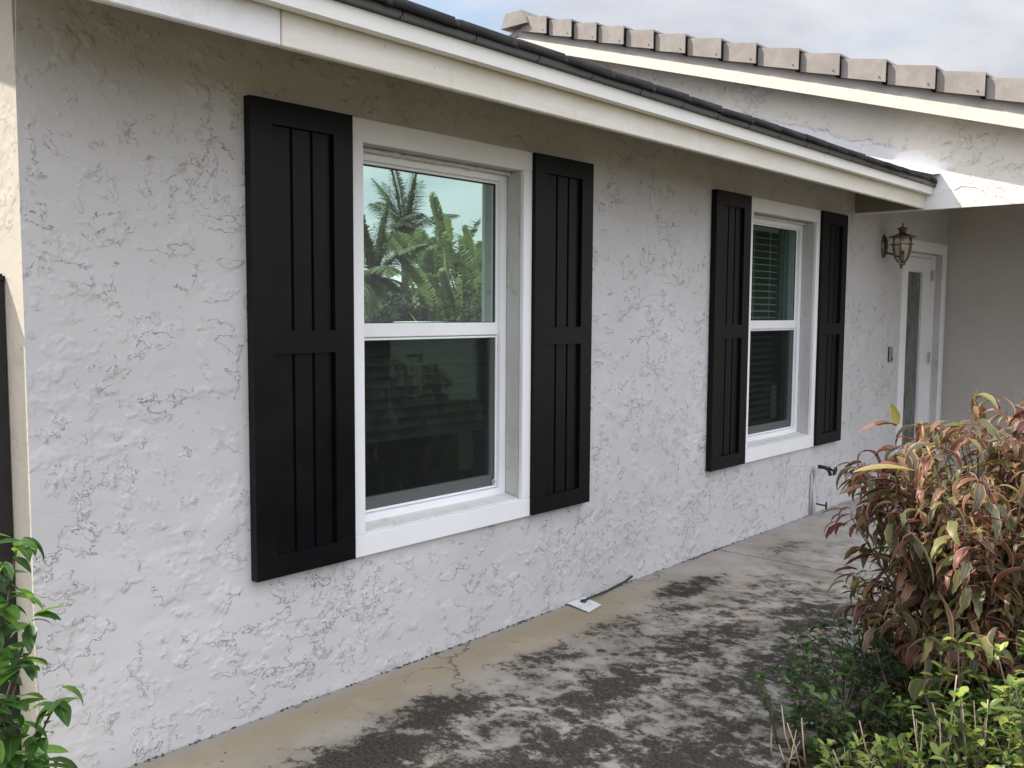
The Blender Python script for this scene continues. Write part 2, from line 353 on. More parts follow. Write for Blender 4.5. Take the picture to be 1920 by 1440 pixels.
def mk_path():
    g = G("path_concrete"); P = g.pos()
    dn = g.noise(5.0, 5, .6, col=True); D = g.vadd(P, g.vscale(dn, .16)); D = g.vadd(D, (-.08, -.08, -.08))
    xyz = g.sep(D); raw = g.sep()
    base = g.mix(g.rng(g.noise(2.2, 6, .65), .35, .65), (.245, .225, .20), (.35, .33, .305))
    base = g.mix(g.math('MULTIPLY', g.rng(g.noise(120, 3, .7), .5, .8), .35), base, (.20, .113, .17))
    # tan, damp strip along the wall (negative y is away from it)
    tan = g.rng(xyz[1], -.50, -.12, 0, 1); tan = g.math('MULTIPLY', tan, g.rng(raw[0], 4.6, 3.6, .12, 1))
    base = g.mix(g.math('MULTIPLY', tan, .8), base, (.27, .225, .145))
    base = g.mix(g.math('MULTIPLY', g.rng(raw[1], -.09, -.02), .5), base, (.27, .27, .27))
    base = g.mix(g.math('MULTIPLY', g.rng(g.noise(3.1, 4, .6, v=g.mapping(loc=(5, 5, 5))), .52, .66), .45), base, (.36, .29, .23))
    def blob(cx, cy, rx, ry, s):
        v = g.mapping((1 / rx, 1 / ry, 0), loc=(-cx / rx, -cy / ry, 0), v=D); return g.math('MULTIPLY', g.rng(g.vlen(v), 1.15, .2), s)
    B = None
    for b in [(2.28, -.42, .36, .17, .95), (1.88, -.50, .40, .22, .95), (2.95, -.38, .45, .16, .62), (3.5, -.36, .35, .14, .6), (4.27, -.30, .42, .15, .95), (3.9, -.42, .3, .12, .6),
              (5.45, -.30, .32, .11, .5), (2.2, -1.0, .5, .22, .42), (2.95, -.78, .40, .13, .5), (2.6, -1.35, .55, .20, .38), (3.6, -.8, .45, .15, .42), (3.5, -1.15, .5, .2, .42), (4.3, -1.0, .4, .2, .35)]:
        k = blob(*b); B = k if B is None else g.math('MAXIMUM', B, k)
    for pb in [(2.36, -.64, .20, .09, .9), (2.68, -.54, .22, .06, .9), (4.5, -.72, .55, .20, .55), (2.05, -.72, .16, .06, .9)]:
        B = g.math('MULTIPLY', B, g.math('SUBTRACT', 1.0, blob(*pb)))
    S = g.mapping((1.15, .9, 1), (0, 0, .35))       # patches drawn out across the path
    n_a = g.noise(10, 5, .6, .3, v=S); n_b = g.noise(26, 6, .75, .4, v=S); n_c = g.noise(80, 5, .8)
    t = g.math('ADD', g.math('MULTIPLY', n_a, .40), g.math('ADD', g.math('MULTIPLY', n_b, .36), g.math('MULTIPLY', n_c, .24)))
    thr = g.math('SUBTRACT', .60, g.math('MULTIPLY', B, .16))
    field = g.math('ADD', g.rng(raw[1], -.38, -.60, 0, .078), g.math('MULTIPLY', g.rng(raw[0], 3.3, 2.4, 0, .02), g.rng(raw[1], -.5, -.9))); thr = g.math('SUBTRACT', thr, g.math('MULTIPLY', field, g.rng(raw[0], 5.2, 4.6, 0, 1)))
    k = g.rng(g.math('SUBTRACT', t, thr), -.028, .036)
    soft = g.math('MAXIMUM', g.rng(B, .1, .95, 0, .62), g.math('MULTIPLY', g.math('MULTIPLY', g.rng(g.math('SUBTRACT', n_a, thr), -.16, .02), .45), g.rng(raw[1], -.22, -.50)))
    base = g.mix(soft, base, (.12, .108, .08))
    gray = g.math('MULTIPLY', g.rng(raw[1], -.8, -1.3, 0, .45), g.rng(n_a, .42, .55))
    base = g.mix(gray, base, (.17, .16, .145))
    kk = g.math('MULTIPLY', k, g.rng(n_c, .40, .62, 1.0, .72)); kk = g.math('MULTIPLY', kk, g.rng(g.noise(240, 2, .6), .60, .72, 1.0, .6))
    c = g.mix(g.math('MULTIPLY', kk, .93), base, (.014, .013, .011))
    cv = g.nt.nodes.new('ShaderNodeTexVoronoi'); cv.feature = 'DISTANCE_TO_EDGE'; cv.inputs['Scale'].default_value = .62; g.link(g.vadd(P, g.vscale(g.noise(3.5, 5, .6, col=True), .35)), cv.inputs['Vector'])
    ck = g.math('MULTIPLY', g.rng(cv.outputs['Distance'], .0012, .004, 1, 0), g.rng(g.noise(1.3, 2, .5), .50, .56)); c = g.mix(g.math('MULTIPLY', ck, .6), c, (.05, .045, .04))
    gt = g.rng(g.noise(180, 2, .5), .73, .76); c = g.mix(g.math('MULTIPLY', gt, .7), c, (.45, .43, .40))
    # pale paint haze by the tap
    hz = g.math('MULTIPLY', g.rng(xyz[0], 5.75, 6.1), g.rng(g.noise(2.0, 3, .5), .35, .6)); c = g.mix(g.math('MULTIPLY', hz, .6), c, (.40, .39, .38))
    h = g.math('ADD', g.math('MULTIPLY', g.noise(150, 3, .7), .5), g.math('MULTIPLY', k, .8)); g.bump(h, .004, .6)
    return g.set(c, .9, 0, .04)
M_path = mk_path()
def mk_soil():
    g = G("bed_soil"); n = g.noise(18, 7, .75); c = g.ramp(n, [(.3, (.022, .016, .011)), (.55, (.065, .048, .032)), (.75, (.17, .13, .09))])
    g.bump(g.noise(40, 6, .75), .02, 1); return g.set(c, .95, 0, .1)
M_soil = mk_soil()
def mk_lawn():
    g = G("lawn_grass"); n = g.noise(1.1, 6, .65); f = g.noise(60, 5, .7)
    c = g.mix(g.rng(n, .35, .65), (.05, .06, .018), (.105, .085, .035)); c = g.mix(g.rng(f, .4, .7), c, (.14, .11, .05))
    g.bump(g.noise(90, 5, .8), .03, 1); return g.set(c, .95, 0, .1)
M_lawn = mk_lawn()

def mk_leaf(name, stops, trans=.35, rough=.42, vein=True, edge=None, spec=.4):
    g = G(name); a = g.attr('tint'); c = g.ramp(a, stops)
    mot = g.noise(35, 4, .6); c = g.mix(g.rng(mot, .4, .75, 0, .35), c, g.mix(1.0, c, (.55, .55, .5), 'MULTIPLY'))
    if edge is not None: c = g.mix(g.rng(g.attr('rim'), .72, 1.0, 0, .8), c, edge)
    if vein: c = g.mix(g.rng(g.attr('rim'), .10, .0, 0, .35), c, (.35, .36, .2))
    g.set(c, rough, 0, spec)
    tl = g.nt.nodes.new('ShaderNodeBsdfTranslucent'); hs = g.nt.nodes.new('ShaderNodeHueSaturation'); hs.inputs['Value'].default_value = 1.5; hs.inputs['Saturation'].default_value = 1.15
    g.link(c, hs.inputs['Color']); g.link(hs.outputs[0], tl.inputs[0])
    mx = g.nt.nodes.new('ShaderNodeMixShader'); mx.inputs[0].default_value = trans
    g.nt.links.new(g.p.outputs[0], mx.inputs[1]); g.nt.links.new(tl.outputs[0], mx.inputs[2]); g.nt.links.new(mx.outputs[0], g.out.inputs[0])
    return g.m
M_copper = mk_leaf("copperleaf", [(0, (.07, .024, .024)), (.14, (.14, .045, .038)), (.28, (.24, .11, .075)), (.42, (.27, .17, .09)), (.54, (.13, .075, .045)), (.64, (.075, .085, .055)), (.78, (.12, .135, .055)), (.90, (.26, .24, .07)), (1, (.42, .29, .15))], .34, edge=(.42, .26, .17))
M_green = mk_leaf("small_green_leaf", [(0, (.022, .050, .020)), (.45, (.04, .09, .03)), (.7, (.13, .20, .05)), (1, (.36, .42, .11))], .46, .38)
M_hib = mk_leaf("broad_green_leaf", [(0, (.03, .075, .018)), (.6, (.065, .16, .03)), (1, (.15, .28, .05))], .4, .35)
M_palm = mk_leaf("palm_green", [(0, (.06, .09, .04)), (.6, (.11, .15, .07)), (1, (.19, .21, .10))], .3, .5, vein=False)
M_banana = mk_leaf("banana_green", [(0, (.11, .15, .07)), (.6, (.23, .28, .13)), (1, (.33, .37, .19))], .4, .45)
M_hedge = mk_leaf("hedge_green", [(0, (.03, .05, .02)), (.6, (.06, .10, .04)), (1, (.12, .16, .06))], .25, .5, vein=False)
M_stem = plain("brown_stem", (.085, .06, .042), .8, var=.3, nscale=30)
M_dry = plain("dry_twig", (.42, .34, .23), .8, var=.25, nscale=30)
M_litter = mk_leaf("dead_leaves", [(0, (.10, .065, .035)), (.5, (.22, .15, .09)), (1, (.36, .28, .18))], .15, .8)
M_bark = plain("palm_bark", (.17, .15, .12), .9, var=.3, nscale=10, bump=.6)

# ------------------------------------------------------------------ ground, path, bed
mb = MB(); S_ = 400
o = struct(MB().box(-S_, S_, -S_, S_, -.5, -.05).build('lawn', M_lawn))
def slab(x0, x1, y0, y1):
    m = MB(); m.box(x0, x1, y0, y1, -.12, 0, .004); return m
struct(slab(-3.0, 5.096, -1.56, -.0).build('path', M_path))
struct(slab(5.104, 7.2, -1.56, -.0).build('path', M_path))
struct(slab(7.205, 9.33, -2.6, -.0).build('porch_floor', M_path))
# soil bed with an uneven crown
def bed():
    nx, ny = 70, 26; X = np.linspace(2.1, 7.1, nx); Y = np.linspace(-3.1, -1.565, ny); V = []
    for y in Y:
        for x in X:
            e_ = min(1, (x - 2.1) / .3, (7.1 - x) / .3, (y + 3.1) / .3, (-1.565 - y) / .08 + .5)
            V.append((x, y, -.05 + .045 * max(0, e_) + .02 * mnoise.noise(Vector((x * 6, y * 6, 0)))))
    V = np.array(V); F = np.array([[j * nx + i, j * nx + i + 1, (j + 1) * nx + i + 1, (j + 1) * nx + i] for j in range(ny - 1) for i in range(nx - 1)])
    return mesh_np('soil_bed', V, F, M_soil)
struct(bed())

# ------------------------------------------------------------------ the house
house = thing('house', 'low grey stucco house with black shutters, white window trim and tiled roof', 'house', (1.05, 0, 0))
XB = 7.143; XC = 9.33
W1 = (2.290, 3.223); W2 = (5.432, 6.378); ZW = (.598, 2.126); DR = (8.265, 9.21); ZD = 2.03; WT = .22; HT = 2.56
def wall_front():
    bm = bmesh.new(); xs = [1.05, W1[0], W1[1], W2[0], W2[1], DR[0], DR[1], XC]; zs = [-.1, ZW[0], ZD, ZW[1], HT]
    hole = lambda x, z: (W1[0] < x < W1[1] and ZW[0] < z < ZW[1]) or (W2[0] < x < W2[1] and ZW[0] < z < ZW[1]) or (DR[0] < x < DR[1] and z < ZD)
    vt = {}
    def v(x, y, z):
        k = (round(x, 4), round(y, 4), round(z, 4))
        if k not in vt: vt[k] = bm.verts.new(k)
        return vt[k]
    cell = {}
    for i in range(len(xs) - 1):
        for j in range(len(zs) - 1):
            cell[i, j] = not hole((xs[i] + xs[i + 1]) / 2, (zs[j] + zs[j + 1]) / 2)
    for (i, j), f in cell.items():
        if not f: continue
        a, b, c, d = xs[i], xs[i + 1], zs[j], zs[j + 1]
        bm.faces.new([v(a, 0, c), v(b, 0, c), v(b, 0, d), v(a, 0, d)])
        bm.faces.new([v(a, WT, d), v(b, WT, d), v(b, WT, c), v(a, WT, c)])
        for (di, dj, p, q) in ((-1, 0, (a, c), (a, d)), (1, 0, (b, d), (b, c)), (0, -1, (b, c), (a, c)), (0, 1, (a, d), (b, d))):
            if not cell.get((i + di, j + dj), False):
                bm.faces.new([v(p[0], 0, p[1]), v(q[0], 0, q[1]), v(q[0], WT, q[1]), v(p[0], WT, p[1])])
    es = [e for e in bm.edges if all(abs(w_.co.x - 1.05) < 1e-4 and abs(w_.co.y) < 1e-4 for w_ in e.verts)]
    bmesh.ops.bevel(bm, geom=es, offset=.018, segments=4, affect='EDGES')
    m = MB(); m.bm.free(); m.bm = bm; return m
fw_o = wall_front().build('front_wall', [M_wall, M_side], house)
for p_ in fw_o.data.polygons:
    if p_.normal.x < -.9 and p_.center.x < 1.2: p_.material_index = 1
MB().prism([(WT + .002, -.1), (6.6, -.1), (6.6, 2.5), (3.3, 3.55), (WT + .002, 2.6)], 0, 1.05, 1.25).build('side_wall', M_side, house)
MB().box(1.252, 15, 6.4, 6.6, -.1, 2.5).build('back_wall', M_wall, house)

# gable wall + beam over the porch
RK = lambda y: 2.973 + .298 * (y + .626)      # top of rake fascia
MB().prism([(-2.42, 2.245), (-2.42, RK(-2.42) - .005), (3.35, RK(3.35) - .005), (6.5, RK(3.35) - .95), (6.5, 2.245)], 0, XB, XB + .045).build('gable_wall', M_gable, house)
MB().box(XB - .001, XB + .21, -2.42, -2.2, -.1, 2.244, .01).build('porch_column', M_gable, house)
MB().box(7.10, XB - .0015, -.472, -.001, 2.252, 2.50).build('beam_shade', plain('beam_shade_taupe', (.26, .235, .20), .85, bump=.4), house)  # thin dark box puts the shade under the eave into the beam's colour
MB().prism([(-2.42, RK(-2.42) + .0), (-2.42, RK(-2.42) + .02), (-.002, RK(0) + .02), (-.002, RK(0))], 0, XB + .046, XC).build('porch_ceiling', M_trim, house)
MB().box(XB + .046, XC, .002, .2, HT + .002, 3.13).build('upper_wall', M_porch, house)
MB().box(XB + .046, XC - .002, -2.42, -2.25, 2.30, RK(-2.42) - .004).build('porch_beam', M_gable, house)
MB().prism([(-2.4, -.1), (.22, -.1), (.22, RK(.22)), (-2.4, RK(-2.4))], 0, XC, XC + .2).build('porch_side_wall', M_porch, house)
# eave of the main roof
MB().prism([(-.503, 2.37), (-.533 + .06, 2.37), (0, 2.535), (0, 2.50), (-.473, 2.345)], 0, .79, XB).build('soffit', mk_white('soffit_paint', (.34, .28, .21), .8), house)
MB().box(.79, 1.598, -.503, -.474, 2.2505, 2.368, .003).build('fascia_board', M_fascia_new, house, label='whiter first length of the fascia board')
MB().box(1.601, XB - .003, -.503, -.474, 2.2505, 2.368, .003).build('fascia_board', M_fascia, house, label='cream fascia board with yellow stains along its top')
def drip(x0, x1):
    return MB().prism([(-.548, 2.352), (-.551, 2.352), (-.556, 2.404), (-.3, 2.478), (-.3, 2.474), (-.552, 2.400), (-.5045, 2.369), (-.5045, 2.360)][0:3] + [(-.3, 2.478), (-.3, 2.468), (-.51, 2.40), (-.51, 2.352)], 0, x0, x1)
jx = 5.25
drip(.76, jx - .003).build('drip_edge', M_drip, house); drip(jx, XB - .002).build('drip_edge', M_drip, house)
# roof deck and charcoal tiles
SL = .31
def roof_deck():
    m = MB(); m.prism([(-.55, 2.41), (-.55, 2.43), (3.3, 2.43 + SL * 3.85), (6.9, 2.43 + SL * 3.85 - SL * 3.6), (6.9, 2.40 + SL * 3.85 - SL * 3.6), (3.3, 2.39 + SL * 3.85)], 0, .77, XB - .002); return m
roof = roof_deck().build('roof', M_under, house)
def tiles():
    V = []; F = []
    wd = .297; ex = .345; n = 0
    def hexa(p):
        b = len(V); V.extend(p)
        for f in ((0, 1, 2, 3), (7, 6, 5, 4), (0, 4, 5, 1), (1, 5, 6, 2), (2, 6, 7, 3), (3, 7, 4, 0)): F.append([b + i for i in f])
    for c in range(11):
        y0 = -.588 + c * ex; x = .77 - (wd / 2 if c % 2 else 0)
        while x < XB - .01:
            a = max(x + .002, .76); b = min(x + wd - .003, XB - .003)
            if b - a > .03:
                z0 = 2.440 + SL * (y0 + .56) + rnd.uniform(-.003, .003); z1 = z0 + SL * (ex + .05) - .016; t = .030
                sk = rnd.uniform(-.003, .003); yy = y0 + rnd.uniform(-.004, .004)
                # the right-hand lap edge sits a little lower than the body
                e1 = max(a, b - .03)
                hexa([(a, yy, z0 + sk), (a, yy + ex + .05, z1), (a, yy + ex + .05, z1 + t), (a, yy, z0 + t + sk), (e1, yy, z0 - sk), (e1, yy + ex + .05, z1), (e1, yy + ex + .05, z1 + t), (e1, yy, z0 + t - sk)])
                if b - e1 > .005:
                    hexa([(e1, yy + .004, z0 - .002), (e1, yy + ex + .05, z1), (e1, yy + ex + .05, z1 + t - .013), (e1, yy + .004, z0 + t - .013), (b, yy + .004, z0 - .002), (b, yy + ex + .05, z1), (b, yy + ex + .05, z1 + t - .013), (b, yy + .004, z0 + t - .013)])
            x += wd
    return np.array(V), np.array(F)
V, F = tiles(); ot = mesh_np('roof_tiles', V, F, M_tile, house, smooth=False)
# eave closure pieces: dark strip under the first course, in lengths
m = MB(); x = .78
while x < XB - .05:
    b = min(x + rnd.uniform(.30, .34), XB - .004); m.box(x, b - .003, -.575, -.552, 2.4055, 2.4395, .0015)
    m.box(b - .012, b - .006, -.580, -.5755, 2.402, 2.412); x = b
m.build('eave_closure', plain("eave_closure_dark", (.03, .028, .027), .4, .1), house)
# flashing kick-out where the eave meets the gable wall
MB().hexa([(XB - .13, -.595, 2.478), (XB - .13, -.30, 2.57), (XB - .13, -.30, 2.575), (XB - .13, -.595, 2.483), (XB - .002, -.60, 2.498), (XB - .002, -.25, 2.62), (XB - .002, -.25, 2.63), (XB - .002, -.60, 2.504)]).build('flashing', M_drip, house)
# wing roof
o_ = .215
def wing_roof():
    m = MB(); t = .02
    z = lambda y: RK(y) + .03
    m.prism([(-2.85, z(-2.85)), (-2.85, z(-2.85) + .06), (3.35, z(3.35) + .06), (7.0, z(3.35) + .06 - .298 * 3.65), (7.0, z(3.35) - .298 * 3.65), (3.35, z(3.35))], 0, XB - o_ + .03, 15); return m
wing_roof().build('wing_roof', M_mortar, house)
# rake fascia (sunlit white board) and soffit return behind it
m = MB()
A = [(-2.85, RK(-2.85) - .092), (-2.85, RK(-2.85) - .002), (3.35, RK(3.35) - .002), (3.35, RK(3.35) - .092)]
m.prism(A, 0, XB - o_, XB - o_ + .025); m.build('rake_fascia', mk_white("rake_fascia_paint", (.64, .60, .53), .5, .3), house)
MB().prism([(-2.84, RK(-2.84) - .06), (-2.84, RK(-2.84) - .045), (3.34, RK(3.34) - .045), (3.34, RK(3.34) - .06)], 0, XB - o_ + .026, XB - .002).build('rake_soffit', MATS.get('x') or M_gable, house)
MB().prism([(-2.86, RK(-2.86) + .0), (-2.86, RK(-2.86) + .085), (3.35, RK(3.35) + .085), (3.35, RK(3.35) + .0)], 0, XB - o_ + .026, XB - o_ + .045).build('rake_underlay', M_mortar, house)
# rake trim tiles: angled caps, each lapping over the next lower one
def rake_tiles():
    m = MB(); ys = [3.25, 2.934, 2.631, 2.346, 2.039, 1.729, 1.407, 1.068, .756, .394, .07, -.278, -.622, -.948, -1.28, -1.61, -1.94, -2.27, -2.60, -2.93]
    for a, b in zip(ys[:-1], ys[1:]):       # a upper end, b lower end
        a2 = a + .05; x0 = XB - o_
        zb = RK(b) + .076; za = RK(a2) + .066; H = .135; hb = H + .014; j = rnd.uniform(-.004, .004); out = -.046
        xo_b = x0 + out + j; xo_a = x0 + .004
        T = .009; wdt = .20
        # side face
        m.hexa([(xo_b, b, zb + .0), (xo_a, a2, za), (xo_a, a2, za + H - .01), (xo_b, b, zb + hb), (xo_b + T, b, zb), (xo_a + T, a2, za), (xo_a + T, a2, za + H - .01), (xo_b + T, b, zb + hb)])
        # top face
        m.hexa([(xo_b + .004, b, zb + hb - .003), (xo_a + .004, a2, za + H - .013), (xo_a + .004, a2, za + H + .003), (xo_b + .004, b, zb + hb + .013), (xo_b + wdt, b, zb + hb - .003), (xo_a + wdt, a2, za + H - .013), (xo_a + wdt, a2, za + H + .003), (xo_b + wdt, b, zb + hb + .013)])
        # nail head
        yn = b + .05; zn = zb + .045; m.lathe([(.0, -.0), (.006, .0), (.006, .004)], (xo_b + .001, yn, zn), 8)
    return m
rt = rake_tiles().build('rake_tiles', M_rake, house)
# near-black blocks painted as the shade inside each open lap, and the ridge cap at the apex
m = MB()
for y in [2.934, 2.631, 2.346, 2.039, 1.729, 1.407, 1.068, .756, .394, .07, -.278, -.622, -.948, -1.28, -1.61]:
    m.box(XB - o_ - .035, XB - o_ + .165, y + .002, y + .03, RK(y) + .070, RK(y) + .076 + .135 + .022)
# the dark hollow under each lap belongs to the tiles
me2 = bpy.data.meshes.new('laps'); m.bm.to_mesh(me2); m.bm.free()
bmj = bmesh.new(); bmj.from_mesh(rt.data); nf = len(bmj.faces); bmj.from_mesh(me2); bmj.faces.ensure_lookup_table()
for f in bmj.faces[nf:]: f.material_index = 1
bmj.to_mesh(rt.data); bmj.free(); rt.data.materials.append(M_under)
m = MB()
for k in range(9):
    x0 = XB - o_ - .05 + k * .33
    m.prism([(3.35 - .17, RK(3.35) + .10), (3.35 - .10, RK(3.35) + .235), (3.35 + .10, RK(3.35) + .235), (3.35 + .17, RK(3.35) + .10)], 0, x0, x0 + .34)
m.build('ridge_cap', M_rake, house)

# windows -------------------------------------------------------------
def ring(m, x0, x1, z0, z1, wx, wz0, wz1, y0, y1, bev=0):
    """picture-frame ring made of butted pieces"""
    m.box(x0, x0 + wx, y0, y1, z0, z1, bev); m.box(x1 - wx, x1, y0, y1, z0, z1, bev)
    m.box(x0 + wx, x1 - wx, y0 + .0004, y1 - .0004, z0, z0 + wz0, bev); m.box(x0 + wx, x1 - wx, y0 + .0004, y1 - .0004, z1 - wz1, z1, bev)
def window(x0, x1, gtop, kind, lab):
    z0, z1 = ZW
    m = MB(); ring(m, x0 + .003, x1 - .003, z0 + .004, z1 - .004, .040, .045, .042, .082, .165, .002)
    win = m.build('window', M_vinyl, house, label=lab)
    a, b = x0 + .043, x1 - .043; zm = 1.372
    # upper sash is outermost at the rail; lower sash behind it
    m = MB(); m.box(a, b, .098, .128, zm, zm + .057, .003); m.box(a, a + .012, .103, .128, zm + .057, z1 - .046); m.box(b - .012, b, .103, .128, zm + .057, z1 - .046); m.box(a + .012, b - .012, .103, .128, z1 - .058, z1 - .046)
    m.build('upper_sash', M_vinyl, win)
    m = MB(); ring(m, a, b, z0 + .049, zm - .002, .024, .060, .014, .118, .145, .002)
    m.build('lower_sash', M_vinyl, win)
    g1 = MB().box(a + .010, b - .010, .113, .119, zm + .05, z1 - .056).build('upper_pane', gtop, win)
    g2 = MB().box(a + .022, b - .022, .130, .136, z0 + .105, zm - .014).build('lower_pane', M_glass_low if kind == 1 else M_glass_2, win)
    # black gasket lines
    m = MB(); ring(m, a + .0125, b - .0125, zm + .0575, z1 - .0585, .004, .003, .005, .107, .112); m.build('gasket', M_rubber, win)
    # insect screen over the lower half with its frame
    m = MB(); ring(m, a + .004, b - .004, z0 + .052, zm - .004, .010, .010, .008, .099, .109, .001); m.build('screen_frame', M_vinyl, win)
    MB().box(a + .013, b - .013, .1035, .1045, z0 + .061, zm - .011).build('insect_screen', M_screen, win)
    # small pull rings of the screen
    for px in (a + .022, b - .022):
        m = MB(); m.tube([(px + .011 * math.cos(t), .0965, z0 + .078 + .013 * math.sin(t)) for t in [k * math.pi / 8 for k in range(17)]], .0022, 6, False); m.build('pull_ring', M_vinyl, win, True)
    # blinds
    m = MB(); xb0, xb1 = (a - .01, b + .01) if kind == 1 else (a - .01, b - .16)
    zz = z1 - .08; top = zz; pitch = .046
    zend = (z0 + .33) if kind == 1 else (z0 + .09)
    while zz > zend:
        tl = .018 if kind == 1 else .004
        m.hexa([(xb0, .172, zz - tl), (xb1, .172, zz - tl), (xb1, .172, zz - tl + .003), (xb0, .172, zz - tl + .003), (xb0, .219, zz + tl), (xb1, .219, zz + tl), (xb1, .219, zz + tl + .003), (xb0, .219, zz + tl + .003)])
        zz -= pitch
    m.box(xb0, xb1, .168, .222, top + .004, top + .05)
    for cx in (xb0 + .12, (xb0 + xb1) / 2, xb1 - .12): m.box(cx - .002, cx + .002, .1685, .171, zend, top)
    m.build('blind', M_blind, win)
    if kind == 1: MB().box(b - .155, b - .06, .20, .205, z0 + .135, z0 + .33).build('paper_sticker', plain('sticker_paper', (.45, .47, .44), .7), win)
    else: MB().box(b - .14, b - .06, .20, .205, z0 + .12, z0 + .36).build('paper_sticker', plain('sticker_paper', (.45, .47, .44), .7), win)
    # trim boards round the opening
    m = MB(); tx0, tx1 = x0 - .063, x1 + .059
    m.box(tx0, tx1, -.021, .004, z1, z1 + .087, .002); m.box(tx0, tx1, -.021, .004, z0 - .086, z0 + .001, .002)
    m.box(tx0, x0, -.0205, .004, z0 + .0015, z1 - .0005, .002); m.box(x1, tx1, -.0205, .004, z0 + .0015, z1 - .0005, .002)
    m.build('window_trim', M_trim, win)
    # plastered sill and rough head bead
    MB().prism([(.003, z0 - .002), (.003, z0 + .006), (.081, z0 + .020), (.081, z0 - .002)], 0, x0 + .002, x1 - .002).build('sill', M_sill, win)
    m = MB(); n = 70; pts = []
    for k in range(n + 1):
        t = k / n; pts.append((x0 + .004 + (x1 - x0 - .008) * t, .062 + .004 * math.sin(k * 1.7), z1 - .006 - .004 * abs(math.sin(k * 2.3)) - rnd.random() * .004))
    m.tube(pts, [.007 + .004 * rnd.random() for _ in pts], 6); m.build('head_bead', M_sill, win, True)
    m = MB(); m.box(x1 - .004, x1 - .0005, .012, .060, z0 + .02, z1 - .01, .001); m.build('jamb_plaster', mk_white('jamb_grey_%d' % kind, (.50, .50, .48), .8, .7), win)
    # room behind
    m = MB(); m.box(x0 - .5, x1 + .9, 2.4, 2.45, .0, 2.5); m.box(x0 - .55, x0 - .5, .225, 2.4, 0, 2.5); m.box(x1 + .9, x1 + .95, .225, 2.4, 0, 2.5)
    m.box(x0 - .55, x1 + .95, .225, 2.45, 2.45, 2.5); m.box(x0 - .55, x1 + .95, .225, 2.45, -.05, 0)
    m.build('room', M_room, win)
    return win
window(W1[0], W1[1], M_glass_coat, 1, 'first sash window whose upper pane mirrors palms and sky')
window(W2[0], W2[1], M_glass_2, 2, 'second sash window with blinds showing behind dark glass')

# shutters
def shutter(x0, x1, z0, z1, lab):
    y1 = -.003; yf = -.040; yp = -.022; fw_ = .088; m = MB()
    zm0, zm1 = z0 + .808, z0 + .890
    m.box(x0, x0 + fw_, yf, y1, z0, z1); m.box(x1 - fw_, x1, yf, y1, z0, z1)
    for za, zb in ((z1 - .084, z1), (z0, z0 + .080), (zm0, zm1)): m.box(x0 + fw_, x1 - fw_, yf, y1, za, zb)
    bmesh.ops.remove_doubles(m.bm, verts=m.bm.verts, dist=.0001)
    s = m.build('shutter', M_shut, house, label=lab)
    a, b = x0 + fw_ + .0005, x1 - fw_ - .0005; n = 3; wv = (b - a) / n
    m = MB()
    for k in range(n): m.box(a + k * wv + .0055, a + (k + 1) * wv - .0055, yp, yp + .010, z0 + .0805, z1 - .0845, .0015)
    m.box(a, b, yp + .010, yp + .014, z0 + .0805, z1 - .0845)
    m.build('panel_boards', M_shut, s)
    return s
shutter(1.784, 2.224, .517, 2.212, 'black board shutter left of the first window')
shutter(3.284, 3.724, .517, 2.212, 'black board shutter right of the first window')
shutter(4.939, 5.368, .517, 2.212, 'black board shutter left of the second window')
shutter(6.440, 6.880, .517, 2.212, 'black board shutter right of the second window')

# door -----------------------------------------------------------------
x0, x1 = DR; 
m = MB(); m.box(x0 - .10, x1 + .075, -.02, .004, ZD, ZD + .096, .003); m.box(x0 - .10, x0 - .002, -.0195, .004, .0, ZD - .0005, .003); m.box(x1 + .002, x1 + .075, -.0195, .004, 0, ZD - .0005, .003)
m.build('door_trim', M_trim, house)
m = MB(); m.box(x0 + .001, x0 + .020, .058, .19, .01, ZD - .002, .002); m.box(x1 - .083, x1 - .001, .058, .19, .01, ZD - .002, .002); m.box(x0 + .020, x1 - .083, .059, .19, ZD - .036, ZD - .002, .002)
m.build('door_frame', M_trim, house)
dx0, dx1 = x0 + .022, x1 - .085; gx0, gx1 = 8.44, 8.885
m = MB(); m.box(dx0, gx0, .072, .115, .015, ZD - .04, .002); m.box(gx1, dx1, .072, .115, .015, ZD - .04, .002); m.box(gx0, gx1, .0725, .1145, 1.86, ZD - .04); m.box(gx0, gx1, .0725, .1145, .015, .28)
door = m.build('door', M_vinyl, house, label='white door with one tall leaded glass light')
g = G('leaded_glass'); p = g.sep(); f = g.noise(20, 4, .6, 1, v=g.mapping((1, 1, .2)))
st = g.math('FRACT', g.math('MULTIPLY', p[0], 26.0)); c = g.mix(g.rng(st, .35, .6), (.03, .035, .033), (.20, .21, .19)); c = g.mix(g.rng(f, .5, .6), c, (.055, .065, .058))
g.set(c, .15, 0, .7)
MB().box(gx0 + .003, gx1 - .003, .084, .092, .283, 1.857).build('door_glass', g.m, door)
m = MB(); ring(m, gx0 - .004, gx1 + .014, .27, 1.872, .018, .014, .014, .064, .0722, .002); m.build('glass_bead', M_trim, door)
for z in (1.84, 1.07, .25):
    m = MB(); m.tube([(dx1 + .004, .050, z - .05), (dx1 + .004, .050, z + .05)], .007, 8); m.box(dx1 - .018, dx1 + .022, .0535, .0575, z - .048, z + .048); m.build('hinge', M_nickel, door)
MB().box(x0 - .02, x1 + .02, -.03, .19, .001, .014, .003).build('threshold', M_nickel, house)

